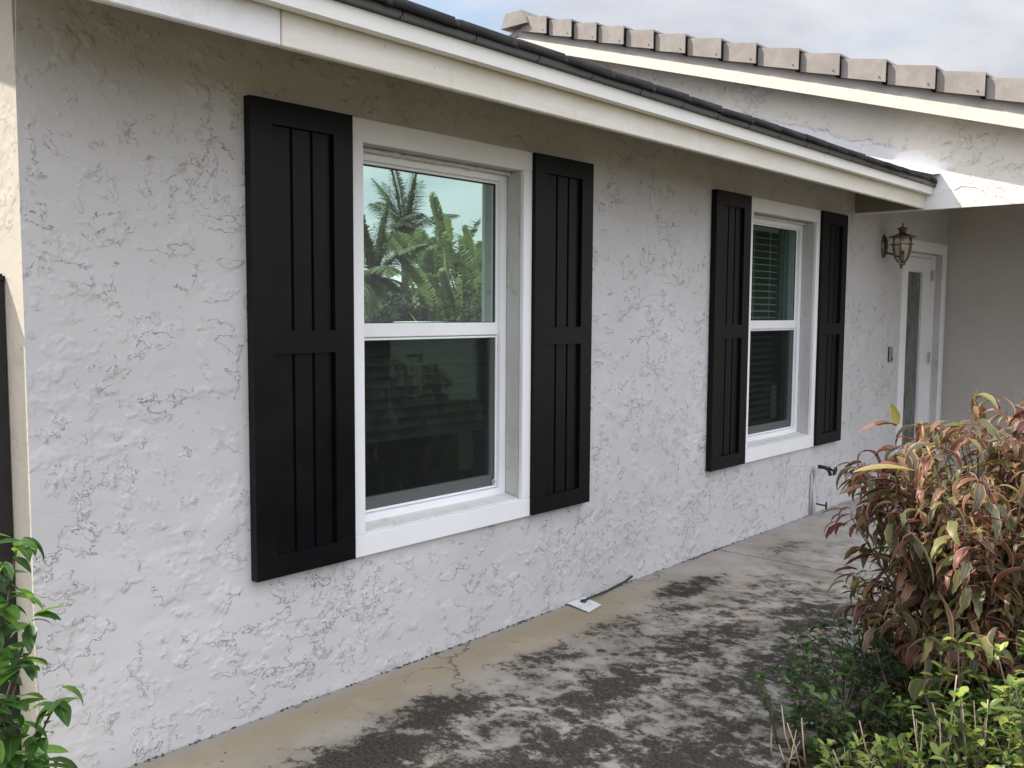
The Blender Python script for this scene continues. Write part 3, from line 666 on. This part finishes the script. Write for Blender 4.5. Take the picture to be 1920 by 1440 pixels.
# ------------------------------------------------------------------ wall lantern
LX, LY, LZ = 7.71, -.150, 2.03
lan = thing('wall_lantern', 'bronze carriage lantern with a glass globe on the wall beside the door', 'wall lamp', (LX, 0, 1.9))
m = MB(); m.lathe([(.0, -.026), (.035, -.026), (.048, -.018), (.055, -.004), (.055, -.001)], (0, 0, 0), 24, 'y')
for v in m.bm.verts: v.co.z *= 1.75; v.co += Vector((LX, 0, LZ + .0))
m.build('back_plate', M_bronze, lan, True)
m = MB(); pts = []
for k in range(13):
    t = k / 12; pts.append((LX, -.02 - .155 * math.sin(t * math.pi / 2), LZ - .055 - .10 * (1 - math.cos(t * math.pi / 2)) ** .8))
m.tube(pts, .008, 8); m.build('arm', M_bronze, lan, True)
GR = .078
prof = [(.012, -.150), (.030, -.142), (.055, -.110), (.070, -.065), (GR, -.01), (GR, .05), (.072, .072)]
prof = [(r * .9, h * .92) for r, h in prof]
MB().lathe(prof, (LX, LY, LZ), 28).build('glass_globe', M_clear, lan, True)
m = MB()
for k in range(6):
    a = k * math.pi / 3 + .2; m.tube([(LX + (r + .004) * math.cos(a), LY + (r + .004) * math.sin(a), LZ + h) for r, h in prof], .005, 6)
m.tube([(LX + (GR + .006) * math.cos(t), LY + (GR + .006) * math.sin(t), LZ + .01) for t in [k * math.pi / 14 for k in range(29)]], .004, 6, False)
m.build('cage', M_bronze, lan, True)
MB().lathe([(.0, .150), (.020, .150), (.040, .140), (.043, .132), (.028, .122), (.026, .100), (.055, .090), (.100, .074), (.110, .069), (.106, .064), (.065, .070), (.0, .074)], (LX, LY, LZ), 28).build('cap', M_bronze, lan, True)
MB().lathe([(.0, .182), (.007, .178), (.009, .170), (.005, .163), (.008, .155), (.010, .149)], (LX, LY, LZ), 12).build('finial', M_bronze, lan, True)
MB().lathe([(.013, -.146), (.018, -.156), (.010, -.168), (.012, -.178), (.0, -.188)], (LX, LY, LZ), 14).build('bottom_knob', M_bronze, lan, True)
MB().lathe([(.0, -.04), (.018, -.04), (.019, -.10), (.014, -.12)], (LX, LY, LZ), 12).build('bulb_socket', M_bronze, lan, True)
MB().lathe([(.0, .035), (.016, .028), (.028, .006), (.026, -.012), (.014, -.04)], (LX, LY, LZ), 16).build('bulb', plain('bulb_glass', (.7, .68, .62), .15), lan, True)

# doorbell
db = thing('doorbell', 'slim black and silver doorbell on the wall below the lantern', 'doorbell', (7.93, 0, 1.135))
MB().box(7.900, 7.958, -.006, -.001, 1.072, 1.202, .002).build('back_plate', M_blackmetal, db)
MB().box(7.908, 7.950, -.026, -.0065, 1.076, 1.198, .004).build('body', M_nickel, db)
MB().lathe([(.0, -.003), (.012, -.003), (.013, .0)], (7.929, -.0265, 1.10), 16, 'y').build('button', M_blackmetal, db, True)

# garden tap on its pipe
sp = thing('garden_tap', 'dark garden tap on a bent painted pipe against the wall base', 'tap', (6.46, -.03, 0))
px = 6.47
MB().tube([(px, -.020, .0), (px + .002, -.022, .10), (px - .006, -.022, .22), (px, -.024, .33), (px + .006, -.030, .352), (px + .01, -.048, .362)], .014, 10).build('pipe', mk_white('pipe_paint', (.55, .56, .57), .5, .6), sp, True)
MB().tube([(px - .034, -.012, .0), (px - .030, -.013, .2), (px - .026, -.012, .31)], .007, 8).build('side_pipe', mk_white('pipe_paint_b', (.45, .46, .48), .5, .6), sp, True)
m = MB(); m.tube([(px + .01, -.045, .362), (px + .012, -.085, .360), (px + .013, -.13, .352)], [.015, .013, .017], 10); m.tube([(px + .013, -.118, .350), (px + .013, -.130, .325), (px + .014, -.136, .305)], [.014, .012, .014], 10); m.tube([(px + .013, -.13, .352), (px + .014, -.165, .343)], [.010, .007], 8)
m.build('faucet', M_blackmetal, sp, True)
def wheel(c, r, nrm, name):
    c = Vector(c); nrm = Vector(nrm).normalized(); a = nrm.cross(Vector((0, 0, 1))).normalized(); b = nrm.cross(a); m = MB()
    m.tube([c + (a * math.cos(t) + b * math.sin(t)) * r * (1 + .10 * math.cos(6 * t)) for t in [k * math.pi / 18 for k in range(37)]], .005, 6, False)
    for k in range(3): t = k * math.pi / 3; m.tube([c - (a * math.cos(t) + b * math.sin(t)) * r, c + (a * math.cos(t) + b * math.sin(t)) * r], .003, 6)
    return m.build(name, M_blackmetal, sp, True)
wheel((px + .014, -.168, .342), .028, (0, -1, -.2), 'tap_wheel')
m = MB(); m.tube([(px + .01, -.035, .085), (px + .012, -.11, .080)], .006, 8); m.build('valve_stem', M_blackmetal, sp, True)
wheel((px + .012, -.112, .080), .026, (.3, -1, 0), 'valve_wheel')

# card on the ground with its cable
g = G('printed_card'); n = g.noise(55, 5, .75, 1.5); c = g.mix(g.rng(n, .56, .62), (.62, .63, .64), (.12, .12, .13)); g.set(c, .5)
m = MB(); m.hexa([(3.565, -.165, .004), (3.702, -.140, .004), (3.727, -.010, .010), (3.590, -.006, .010), (3.565, -.165, .0065), (3.702, -.140, .0065), (3.727, -.010, .0125), (3.590, -.006, .0125)])
card = m.build('card', g.m); tag(card, 'torn white printed card lying on the path against the wall', 'card')
m = MB(); m.tube([(3.67, -.055, .018), (3.74, -.06, .022), (3.86, -.045, .016), (3.98, -.022, .012), (4.10, -.012, .016), (4.16, -.010, .03)], .0055, 8); m.lathe([(.0, .0), (.016, .001), (.015, .008), (.0, .012)], (3.665, -.055, .0125), 12)
tag(m.build('cable', M_rubber, None, True), 'short black cable running along the wall base from the white card', 'cable')

# dirt crumbs in the gap between the wall and the path
def crumbs():
    V = []; F = []
    for k in range(420):
        x = rnd.uniform(1.1, 7.0) if k % 3 else rnd.gauss(rnd.choice([3.2, 4.9, 2.6, 5.2]), .12); y = -.001 - abs(rnd.gauss(0, .008)); r = rnd.uniform(.002, .006); b = len(V)
        for d in ((1, 0, 0), (-1, 0, 0), (0, 1, 0), (0, -1, 0), (0, 0, 1), (0, 0, -.3)): V.append((x + d[0] * r * rnd.uniform(.6, 1.6), y + d[1] * r - .002, .002 + d[2] * r * .8))
        for f in ((0, 2, 4), (2, 1, 4), (1, 3, 4), (3, 0, 4), (2, 0, 5), (1, 2, 5), (3, 1, 5), (0, 3, 5)): F.append([b + i for i in f])
    return mesh_np('crumbs', np.array(V), np.array(F), plain('crumb_dark', (.05, .045, .04), .9), smooth=False)
cb = crumbs(); cb['kind'] = 'stuff'; cb['label'] = 'dark crumbs of dirt in the joint between wall and path'; cb['category'] = 'dirt'

# ------------------------------------------------------------------ leaves
def leaves(specs, shape, seg=6, rs=rs):
    """specs: list of (pos, dir, up, length, width, bend, fold, twist, tint, wave). One strip of quads per half, V-folded. Returns V, F, attrs"""
    n = len(specs); L = seg + 1
    pos = np.array([s[0] for s in specs]); d = np.array([s[1] for s in specs], float); up = np.array([s[2] for s in specs], float)
    ln, wd, bend, fold, twist, tint, wave = [np.array([s[i] for s in specs], float) for i in range(3, 10)]
    d /= np.linalg.norm(d, axis=1)[:, None]; side = np.cross(d, up); side /= np.linalg.norm(side, axis=1)[:, None] + 1e-9; up = np.cross(side, d)
    V = np.zeros((n, L, 3, 3)); rim = np.zeros((n, L, 3)); P = pos.copy(); cd = d.copy(); cu = up.copy(); cs = side.copy()
    for k in range(L):
        t = k / seg; wk = wd * shape(t) * .5
        wv = 1 + wave * np.sin(k * 2.4 + tint * 20)
        e = np.sin(fold)[:, None] * cu * wk[:, None]; s_ = np.cos(fold)[:, None] * cs * (wk * wv)[:, None]
        V[:, k, 0] = P - s_ + e; V[:, k, 1] = P; V[:, k, 2] = P + s_ + e * (1 + .5 * wave * np.cos(k * 1.9))[:, None]
        rim[:, k, 0] = 1; rim[:, k, 2] = 1
        P = P + cd * (ln / seg)[:, None]
        a = (bend / seg); ca, sa = np.cos(a)[:, None], np.sin(a)[:, None]
        cd, cu = cd * ca - cu * sa, cu * ca + cd * sa
        b = twist / seg; cb_, sb = np.cos(b)[:, None], np.sin(b)[:, None]; cs, cu = cs * cb_ + cu * sb, cu * cb_ - cs * sb
    base = np.arange(n)[:, None, None] * (L * 3)
    f = []
    for k in range(seg):
        for c_ in (0, 1): f.append([k * 3 + c_, k * 3 + c_ + 1, (k + 1) * 3 + c_ + 1, (k + 1) * 3 + c_])
    F = (base + np.array(f)[None]).reshape(-1, 4)
    return V.reshape(-1, 3), F, {'tint': np.repeat(tint, L * 3), 'rim': rim.ravel()}
lance = lambda t: (max(0.0, math.sin(math.pi * min(1, t ** .8 * 1.0))) ** .85) * (1 if t < .98 else 0) + .03
oval = lambda t: max(.03, math.sin(math.pi * t ** 1.15) ** .6) if 0 < t < 1 else .03
def merge(parts):
    V = []; F = []; at = {}; b = 0
    for v, f, a in parts:
        V.append(v); F.append(f + b); b += len(v)
        for k, x in a.items(): at.setdefault(k, []).append(x)
    return np.concatenate(V), np.concatenate(F), {k: np.concatenate(x) for k, x in at.items()}
def rdir(r, zlo=-1, zhi=1):
    a = r.uniform(0, 2 * math.pi); z = r.uniform(zlo, zhi); q = math.sqrt(max(0, 1 - z * z)); return np.array([q * math.cos(a), q * math.sin(a), z])
UP = np.array([0, 0, 1.0])

# ------------------------------------------------------------------ big reddish shrub
def copper_shrub(cx, cy, R, H, nst, seed, name, label, hero=(), dens=1.0):
    r = random.Random(seed); root = thing(name, label, 'shrub', (cx, cy, 0))
    m = MB(); tips = []
    for k in range(nst):
        a = r.uniform(0, 2 * math.pi); q = math.sqrt(r.random()); ex, ey = cx + R * q * math.cos(a), cy + R * q * math.sin(a)
        hz = H * (1 - .30 * q * q) * r.uniform(.82, 1.02)
        if r.random() < .40: hz *= r.uniform(.35, .8)
        b0 = Vector((cx + .16 * math.cos(a) * q, cy + .16 * math.sin(a) * q, -.02)); e = Vector((ex, ey, hz))
        mid = b0.lerp(e, .5) + Vector((-.05 * math.cos(a), -.05 * math.sin(a), .04)) + Vector((r.uniform(-.03, .03), r.uniform(-.03, .03), 0))
        pts = [b0.lerp(mid, t * 2) if t < .5 else mid.lerp(e, t * 2 - 1) for t in (0, .2, .4, .5, .6, .8, 1)]
        m.tube(pts, [.007, .006, .005, .0045, .004, .003, .002], 5); tips.append((pts, Vector((math.cos(a), math.sin(a), 0)), q, hz))
        for s in range(r.randint(1, 3)):
            i = r.choice([3, 4, 5]); st = pts[i]; en = st + Vector((r.uniform(-.14, .14), r.uniform(-.14, .14), r.uniform(.02, .14)))
            m.tube([st, st.lerp(en, .5) + Vector((0, 0, -.01)), en], [.0035, .0028, .0018], 4); tips.append(([st, en], Vector((math.cos(a), math.sin(a), 0)), q, en.z))
    # thin dry flower threads grow from the tips
    for k in range(int(300 * dens)):
        pts, out, q, hz = r.choice(tips); p = np.array(pts[-1]); d = rdir(r, -.3, .5) * r.uniform(.04, .10)
        m.tube([p, p + d * .5 + np.array([0, 0, .012]), p + d + np.array([0, 0, -.02])], [.0014, .0011, .0008], 3)
    m.build('stems', M_stem, root, True)
    sp_ = []; curl = []
    for pts, out, q, hz in tips:
        if len(pts) > 3: cand = [(pts[-1], 1.0)] * 12 + [(pts[-2], .8)] * 6 + [(pts[-3], .6)] * 2 + [(pts[3], .4)]
        else: cand = [(pts[-1], 1.0)] * 9
        for p, t in cand:
            if r.random() > dens: continue
            pos = np.array(p) + np.array([r.gauss(0, .026), r.gauss(0, .026), r.gauss(0, .028)])
            d = rdir(r, -.5, .5) + .35 * np.array(out) * q; ln = r.uniform(.06, .14) * (1 if r.random() < .85 else 1.35)
            hi = pos[2] > H * .72
            tint = min(1, max(0, r.gauss(.34 if hi else .25, .22) if r.random() < (.58 if hi else .40) else r.uniform(.5, .98 if hi else .88)))
            if r.random() < (.46 if hi else .2): curl.append((pos, d, UP + .4 * rdir(r), ln * r.uniform(.6, 1.1), ln * r.uniform(.05, .11), r.uniform(1.5, 5.0), .8, r.uniform(-3, 3), r.choice([.3, .38, .42, .9, .45, 1.0]), .2))
            else: sp_.append((pos, d, UP + .35 * rdir(r), ln, ln * r.uniform(.19, .30), r.uniform(.5, 2.4), r.uniform(.2, .8), r.uniform(-1.1, 1.1), tint, .20))
    for hp in hero: sp_.append(hp)
    parts = [leaves(sp_, lance, 8), leaves(curl, lance, 8)]
    V, F, at = merge(parts); mesh_np('foliage', V, F, M_copper, root, at)
    return root
copper_shrub(3.68, -1.93, .49, 1.20, 96, 11, 'copperleaf_shrub', 'large drooping copper and olive leaved shrub beside the path, in the sun',
    hero=[(np.array([2.715, -1.965, 1.035]), np.array([-.80, .58, .16]), UP, .20, .052, .35, .3, .1, .93, .06),
          (np.array([3.02, -1.80, 1.13]), np.array([-.9, .42, .02]), UP, .16, .034, .35, .3, 0, .30, .08),
          (np.array([3.02, -1.80, 1.12]), np.array([-.1, .1, .9]), np.array([1, 0, .2]), .085, .034, .5, .3, .3, .90, .1),
          (np.array([3.02, -1.80, 1.12]), np.array([-.6, .4, .4]), UP, .10, .036, 1.1, .3, .3, .55, .1),
          (np.array([2.98, -1.86, .80]), np.array([.15, -.5, -.5]), UP, .19, .05, .8, .25, .2, .70, .08),
          (np.array([3.00, -1.95, .62]), np.array([.2, -.3, -.6]), UP, .18, .045, .6, .25, .2, .6, .08),
          (np.array([2.75, -2.0, .42]), np.array([.5, .3, -.35]), UP, .16, .05, .6, .25, .2, .72, .08)])
copper_shrub(4.45, -2.05, .52, 1.16, 50, 23, 'copperleaf_shrub', 'second copper leaved shrub mostly hidden behind the front one at the right edge', dens=.7)

# ------------------------------------------------------------------ low green shrubs in the bed
def low_shrub(x, y, H, R, nst, seed, label, tint=(.1, .75), group='low green shrubs in the bed'):
    r = random.Random(seed); root = thing('low_shrub', label, 'shrub', (x, y, 0), group); m = MB(); sp_ = []
    for k in range(nst):
        a = r.uniform(0, 2 * math.pi); q = math.sqrt(r.random()); e = Vector((x + 1.25 * R * q * math.cos(a), y + 1.25 * R * q * math.sin(a), H * r.uniform(.4, 1.12) * (1 - .3 * q)))
        b0 = Vector((x + .3 * R * q * math.cos(a), y + .3 * R * q * math.sin(a), -.02)); mid = b0.lerp(e, .5) + Vector((r.uniform(-.02, .02), r.uniform(-.02, .02), .01))
        pts = [b0, b0.lerp(mid, .5), mid, mid.lerp(e, .5), e]; m.tube(pts, [.004, .0035, .003, .0025, .0018], 5)
        for i in range(2, 5):
            for j in range(r.randint(3, 5) + (3 if i == 4 else 0)):
                p = np.array(pts[i]) + np.array([r.gauss(0, .008), r.gauss(0, .008), r.gauss(0, .012)]); ln = r.uniform(.022, .056)
                sp_.append((p, rdir(r, -.1, .9 if i == 4 else .5), UP + .3 * rdir(r), ln, ln * r.uniform(.36, .5), r.uniform(.1, .9), r.uniform(.1, .5), 0, min(1, max(0, r.uniform(*tint))), .04))
    m.build('stems', M_stem, root, True)
    V, F, at = leaves(sp_, oval, 5); mesh_np('foliage', V, F, M_green, root, at); return root
GL = 'low green shrub with small oval leaves in the bed under the copper shrub'
LG = 'sunlit yellow-green small-leaved shrub in the lower right of the bed'
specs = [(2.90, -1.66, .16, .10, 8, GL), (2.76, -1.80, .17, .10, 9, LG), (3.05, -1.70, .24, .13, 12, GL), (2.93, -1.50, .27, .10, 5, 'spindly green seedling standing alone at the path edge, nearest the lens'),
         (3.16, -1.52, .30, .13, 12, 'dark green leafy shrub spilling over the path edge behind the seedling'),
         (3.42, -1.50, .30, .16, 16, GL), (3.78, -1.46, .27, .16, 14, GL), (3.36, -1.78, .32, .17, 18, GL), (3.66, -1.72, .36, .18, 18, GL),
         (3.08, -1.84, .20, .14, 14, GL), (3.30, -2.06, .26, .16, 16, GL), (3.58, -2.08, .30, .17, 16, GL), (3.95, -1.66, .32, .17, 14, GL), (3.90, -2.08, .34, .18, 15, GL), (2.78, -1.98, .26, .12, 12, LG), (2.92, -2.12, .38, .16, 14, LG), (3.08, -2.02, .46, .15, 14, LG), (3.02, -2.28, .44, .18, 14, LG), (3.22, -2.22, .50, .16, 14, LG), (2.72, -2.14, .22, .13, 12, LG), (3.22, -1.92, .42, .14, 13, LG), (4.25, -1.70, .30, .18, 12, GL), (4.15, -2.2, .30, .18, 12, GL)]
for i, (x, y, H, R, n, lb) in enumerate(specs): low_shrub(x, y, H, R, n, 100 + i, lb, (.05, .72) if lb != LG else (.4, 1.15), 'low green shrubs in the bed' if lb != LG else 'sunlit green shrubs in the bed')  # sunlight painted in: LG plants take the lighter end of the tint ramp

# dry cut stems and leaf litter
def dry(x, y, seed, label, n=7, H=.2):
    r = random.Random(seed); root = thing('dry_twigs', label, 'twigs', (x, y, 0))
    for k in range(n):
        m = MB(); b0 = Vector((x + r.gauss(0, .07), y + r.gauss(0, .05), -.03)); ln = H * r.uniform(.4, 1.25); e = b0 + Vector((r.gauss(0, .04), r.gauss(0, .04), ln)); mid = b0.lerp(e, .5) + Vector((r.gauss(0, .008), r.gauss(0, .008), 0))
        q = r.uniform(.6, 1.1); m.tube([b0, mid, e], [.0034 * q, .0029 * q, .0020 * q], 6)
        m.build('twig', M_dry, root, True)
dry(2.80, -1.62, 1, 'pale dry cut stems sticking up at the bottom edge of the bed', 9, .17)
dry(2.98, -1.80, 2, 'bleached bent twigs in the bed right of the cut stems', 14, .15)
dry(2.88, -2.0, 4, 'thin grey stalks rising through the sunlit green shrubs', 12, .34)
dry(3.1, -2.2, 5, 'tangle of pale stalks at the lower right corner of the bed', 12, .38)
dry(3.2, -1.98, 3, 'thin straw-coloured twigs in the sunlit right part of the bed', 16, .15)
sp_ = []
for k in range(1500):
    x = rnd.uniform(2.5, 5.2); y = rnd.uniform(-2.9, -1.57); sp_.append((np.array([x, y, .004 + rnd.random() * .02]), rdir(rnd, -.1, .3), UP + .5 * rdir(rnd), rnd.uniform(.03, .08), rnd.uniform(.01, .022), rnd.uniform(-.8, 1.4), .3, rnd.uniform(-.5, .5), rnd.random(), .1))
V, F, at = leaves(sp_, lance, 5); lt = mesh_np('leaf_litter', V, F, M_litter, None, at); lt['kind'] = 'stuff'; lt['label'] = 'dead brown leaves scattered over the bed'; lt['category'] = 'leaf litter'

# ------------------------------------------------------------------ plant and boards at the left edge
def left_plant():
    r = random.Random(77); root = thing('broadleaf_shrub', 'bright green shrub with broad pointed leaves at the left edge by the house corner', 'shrub', (.80, -.42, 0)); m = MB(); sp_ = []
    ends = [(.86, -.50, .90), (.80, -.45, .80), (.90, -.46, .70), (.84, -.55, .62), (.93, -.52, .50), (.80, -.50, .42), (.90, -.44, .35), (.75, -.5, .95), (.78, -.56, .55), (.86, -.62, .40), (.82, -.52, .28), (.83, -.48, .85), (.80, -.52, .72), (.84, -.50, .45), (.86, -.55, .30), (.90, -.5, .25), (.82, -.55, .36)]
    for (x, y, z) in ends:
        b0 = Vector((.72 + r.uniform(-.04, .04), -.44 + r.uniform(-.05, .05), -.05)); e = Vector((x - .03, y, z)); mid = b0.lerp(e, .55) + Vector((-.03, 0, .03)); m.tube([b0, mid, e], [.006, .004, .0025], 6)
        for p, n in ((e, 9), (mid.lerp(e, .7), 7), (mid.lerp(e, .35), 5)):
            for j in range(n):
                ln = r.uniform(.05, .10); d = rdir(r, -.45, .35) + np.array([.1, -.1, 0])
                sp_.append((np.array(p) + np.array([r.gauss(0, .01)] * 3), d, UP + .2 * rdir(r), ln, ln * r.uniform(.34, .46), r.uniform(.3, 1.3), .25, r.uniform(-.3, .3), r.random(), .05))
    m.build('stems', M_stem, root, True); V, F, at = leaves(sp_, lance, 7); mesh_np('foliage', V, F, M_hib, root, at)
left_plant()
M_board = plain('dark_board', (.014, .012, .011), .8, var=.3, nscale=12, bump=.6)
pm = MB(); pm.prism([(.965, .135), (1.045, .135), (1.045, .20), (.965, .20)], 2, -.1, 1.56); pm.box(.958, 1.049, .128, .207, 1.56, 1.585, .006)
tag(pm.build('post', M_board), 'dark brown timber post standing close to the left house corner', 'post')

# ------------------------------------------------------------------ garden across the lawn (mirrored in the first window)
def palm(x, y, H, seed, label, nf=17, Lf=2.6):
    r = random.Random(seed); root = thing('palm_tree', label, 'palm', (x, y, -.05), None); m = MB()
    m.tube([(x + .12 * math.sin(t * 2), y, -.1 + t * (H + .1)) for t in [k / 8 for k in range(9)]], [.16 - .06 * k / 8 for k in range(9)], 10); m.build('trunk', M_bark, root, True)
    top = Vector((x + .12 * math.sin(2), y, H)); ms = MB(); sp_ = []
    for k in range(nf):
        a = k * 2.4 + r.uniform(-.2, .2); el = r.uniform(.15, 1.35) if k % 4 else 1.45; d = Vector((math.cos(a) * math.cos(el), math.sin(a) * math.cos(el), math.sin(el))); L_ = Lf * r.uniform(.8, 1.1)
        pts = [top]; dd = d.copy(); n = 12
        for i in range(n):
            pts.append(pts[-1] + dd * (L_ / n)); dd = (dd + Vector((0, 0, -.07 - .05 * math.cos(el)))).normalized()
        ms.tube(pts, [.018 - .013 * i / n for i in range(n + 1)], 5)
        for i in range(1, n + 1):
            t = i / n; tg = (pts[i] - pts[i - 1]).normalized(); sd = tg.cross(Vector((0, 0, 1))).normalized()
            for s in (-1, 1):
                for q in range(4):
                    p = pts[i - 1].lerp(pts[i], q / 4); ln = Lf * .28 * (math.sin(math.pi * min(1, t * .85 + .12)) ** .6) * r.uniform(.85, 1.1)
                    dv = np.array(sd * s * .9 + tg * .6 + Vector((0, 0, -.25))); sp_.append((np.array(p), dv, UP, ln, .075, r.uniform(.3, .9), .2, 0, min(1, max(0, r.gauss(.5, .25))), 0))
    ms.build('frond_ribs', M_palm, root, True); V, F, at = leaves(sp_, lance, 3); mesh_np('fronds', V, F, M_palm, root, at)
def banana(x, y, H, seed, label, n=9, Lf=2.0, spread=1.0):
    r = random.Random(seed); root = thing('banana_plant', label, 'banana plant', (x, y, -.05)); m = MB(); sp_ = []
    for k in range(n):
        a = r.uniform(0, 2 * math.pi); q = r.random() * spread * .5; b0 = Vector((x + q * math.cos(a), y + q * math.sin(a), -.1)); lean = Vector((math.cos(a), math.sin(a), 0)) * r.uniform(.02, .30)
        h = (H - Lf * .8) * r.uniform(.55, 1.0); top = b0 + lean * h * .5 + Vector((0, 0, h)); m.tube([b0, b0.lerp(top, .5), top], [.09, .06, .03], 7)
        base = np.array(top); L_ = Lf * r.uniform(.75, 1.1); d = np.array(lean * 1.2 + Vector((0, 0, 1))); d /= np.linalg.norm(d); ph = r.uniform(0, 3.14); sd0 = np.array([math.cos(ph), math.sin(ph), 0]); tn = min(1, max(0, r.gauss(.6, .25)))
        # blade torn into many side strips
        nn = 22; P = base.copy(); cd = d.copy()
        for i in range(nn):
            t = (i + .5) / nn; wdt = Lf * .20 * math.sin(math.pi * min(.97, t * .93 + .06)) ** .5
            for s in (-1, 1): sp_.append((P.copy(), s * sd0 + cd * .45 + np.array([0, 0, -.1 * r.random()]), cd * -1 + .2 * rdir(r), wdt * r.uniform(.88, 1.05), L_ / nn * 2.2, r.uniform(-.1, .5), .05, 0, min(1, max(0, tn + r.uniform(-.06, .06))), 0))
            P = P + cd * L_ / nn; cd = cd + np.array([lean.x, lean.y, 0]) * .10 + np.array([0, 0, -.012]); cd /= np.linalg.norm(cd)
        m.tube([base, P * .5 + base * .5, P], [.025, .018, .006], 5)
    m.build('stalks', M_banana, root, True); V, F, at = leaves(sp_, lambda t: 1 if t < .85 else .5, 2); mesh_np('leaves', V, F, M_banana, root, at)
def tree(x, y, H, R, seed, label, name='tree', zlow=.15, nclump=60, per=55, mat=None, ls=.16):
    r = random.Random(seed); root = thing(name, label, 'tree', (x, y, -.05)); m = MB(); m.tube([(x, y, -.1), (x + .05, y, H * .3), (x - .05, y + .05, H * .6)], [.14, .10, .05], 8)
    sp_ = []
    for k in range(nclump):
        d = rdir(r); q = r.random() ** .4; c = np.array([x + R * q * d[0], y + R * q * d[1], H * (zlow + (1 - zlow) * (.5 + .5 * q * d[2]))]); cs = R * r.uniform(.18, .34)
        if r.random() < .4: m.tube([(x, y, H * .35), tuple(c)], [.04, .012], 5)
        for j in range(per):
            p = c + rdir(r) * cs * r.random() ** .5; sp_.append((p, rdir(r, -.6, .6), UP + .5 * rdir(r), ls * r.uniform(.7, 1.3), ls * .4, .6, .2, 0, min(1, max(0, r.gauss(.45, .25))), 0))
    m.build('trunk', M_stem, root, True); V, F, at = leaves(sp_, oval, 2); mesh_np('crown', V, F, mat or M_hedge, root, at)
def mir(u, R):      # a place on the lawn that the first window mirrors at picture column u (1920 wide)
    th = math.radians(47.99) + math.atan((u - 960) / 1732.4); return (R * math.sin(th), .23 + 2.857 - R * math.cos(th))
x, y = mir(752, 26); palm(x, y, 3.5, 3, 'tall coconut palm mirrored in the first window, its crown against the clouds', 19, 1.9)
x, y = mir(690, 19); palm(x, y, 2.0, 4, 'lower feathery palm at the left of the window reflection', 17, 1.7)
for u, R, H, sd, lb in [(815, 22, 4.15, 1, 'tall banana plant with upright torn leaves, left in the window reflection'), (850, 22, 4.35, 2, 'tallest banana plant with upright torn leaves, centre of the window reflection'), (886, 21, 3.5, 3, 'banana plant with broad leaves, right in the window reflection'), (912, 20, 3.7, 4, 'banana plant at the right edge of the window reflection'), (865, 19, 2.8, 5, 'short banana plant in front of the tall ones in the window reflection')]:
    x, y = mir(u, R); banana(x, y, H, sd, lb, 8, 1.5)
for u, R, H, W_, sd, lb in [(705, 24, 2.1, 1.3, 1, 'low dark bush under the left palm in the window reflection'), (790, 23, 2.3, 1.2, 2, 'dark bush between palm and bananas in the window reflection'), (840, 20, 1.9, 1.1, 3, 'dark bush at the foot of the banana plants in the window reflection'), (905, 18, 2.0, 1.1, 4, 'dark bush at the right of the window reflection'), (750, 20, 1.5, .9, 5, 'small bush in front of the tall palm in the window reflection')]:
    x, y = mir(u, R); tree(x, y, H, W_, sd, lb, 'garden_bush', .05, 46, 50, None, .16)
x, y = mir(798, 17.5); copper_r = random.Random(5)
root = thing('yellow_bromeliad', 'yellow green spiky plant in the middle of the window reflection', 'plant', (x, y, -.05)); sp_ = []
for k in range(60): sp_.append((np.array([x, y, .35 + .4 * copper_r.random()]), rdir(copper_r, .0, 1.0), UP, copper_r.uniform(.5, .9), .07, copper_r.uniform(.1, 1.2), .3, 0, copper_r.random(), 0))
V, F, at = leaves(sp_, lance, 5); mesh_np('leaves', V, F, mk_leaf('yellow_leaf', [(0, (.22, .24, .07)), (1, (.5, .46, .18))], .35), root, at); MB().tube([(x, y, -.1), (x, y, .8)], [.10, .06], 8).build('stem', M_bark, root, True)
# low white wall and a neighbour's house
x, y = mir(870, 15.5); a = math.radians(-44)
lw = MB().box(-1.6, 1.6, -.08, .08, -.05, 1.28, .02).build('garden_wall', plain('white_wash', (.75, .76, .76), .7)); lw.location = (x + .5, y, 0); lw.rotation_euler = (0, 0, math.radians(46)); tag(lw, 'low white garden wall showing at the bottom right of the window reflection', 'wall')
x, y = mir(700, 38); nb = thing('neighbour_house', 'white neighbour house half hidden behind the reflected bushes', 'house', (x, y, -.05))
def nbx(m, *a): m.box(*a); 
m = MB(); m.box(x - 5, x + 5, y - 4, y + 4, -.1, 2.3); m.build('wall', plain('white_wash', (.75, .76, .76), .7), nb)
m = MB(); m.prism([(y - 4.4, 2.3), (y + 4.4, 2.3), (y, 3.2)], 0, x - 5.3, x + 5.3); m.build('roof', plain('pale_roof', (.6, .6, .58), .8), nb)
m = MB(); m.box(x - 3, x - 1.6, y + 4.0, y + 4.03, .9, 2.0); m.build('window', plain('nb_glass', (.05, .06, .06), .2), nb)
m = MB(); m.box(x + .5, x + 1.5, y + 4.0, y + 4.04, -.05, 2.0); m.build('door', plain('nb_door', (.3, .3, .3), .5), nb)
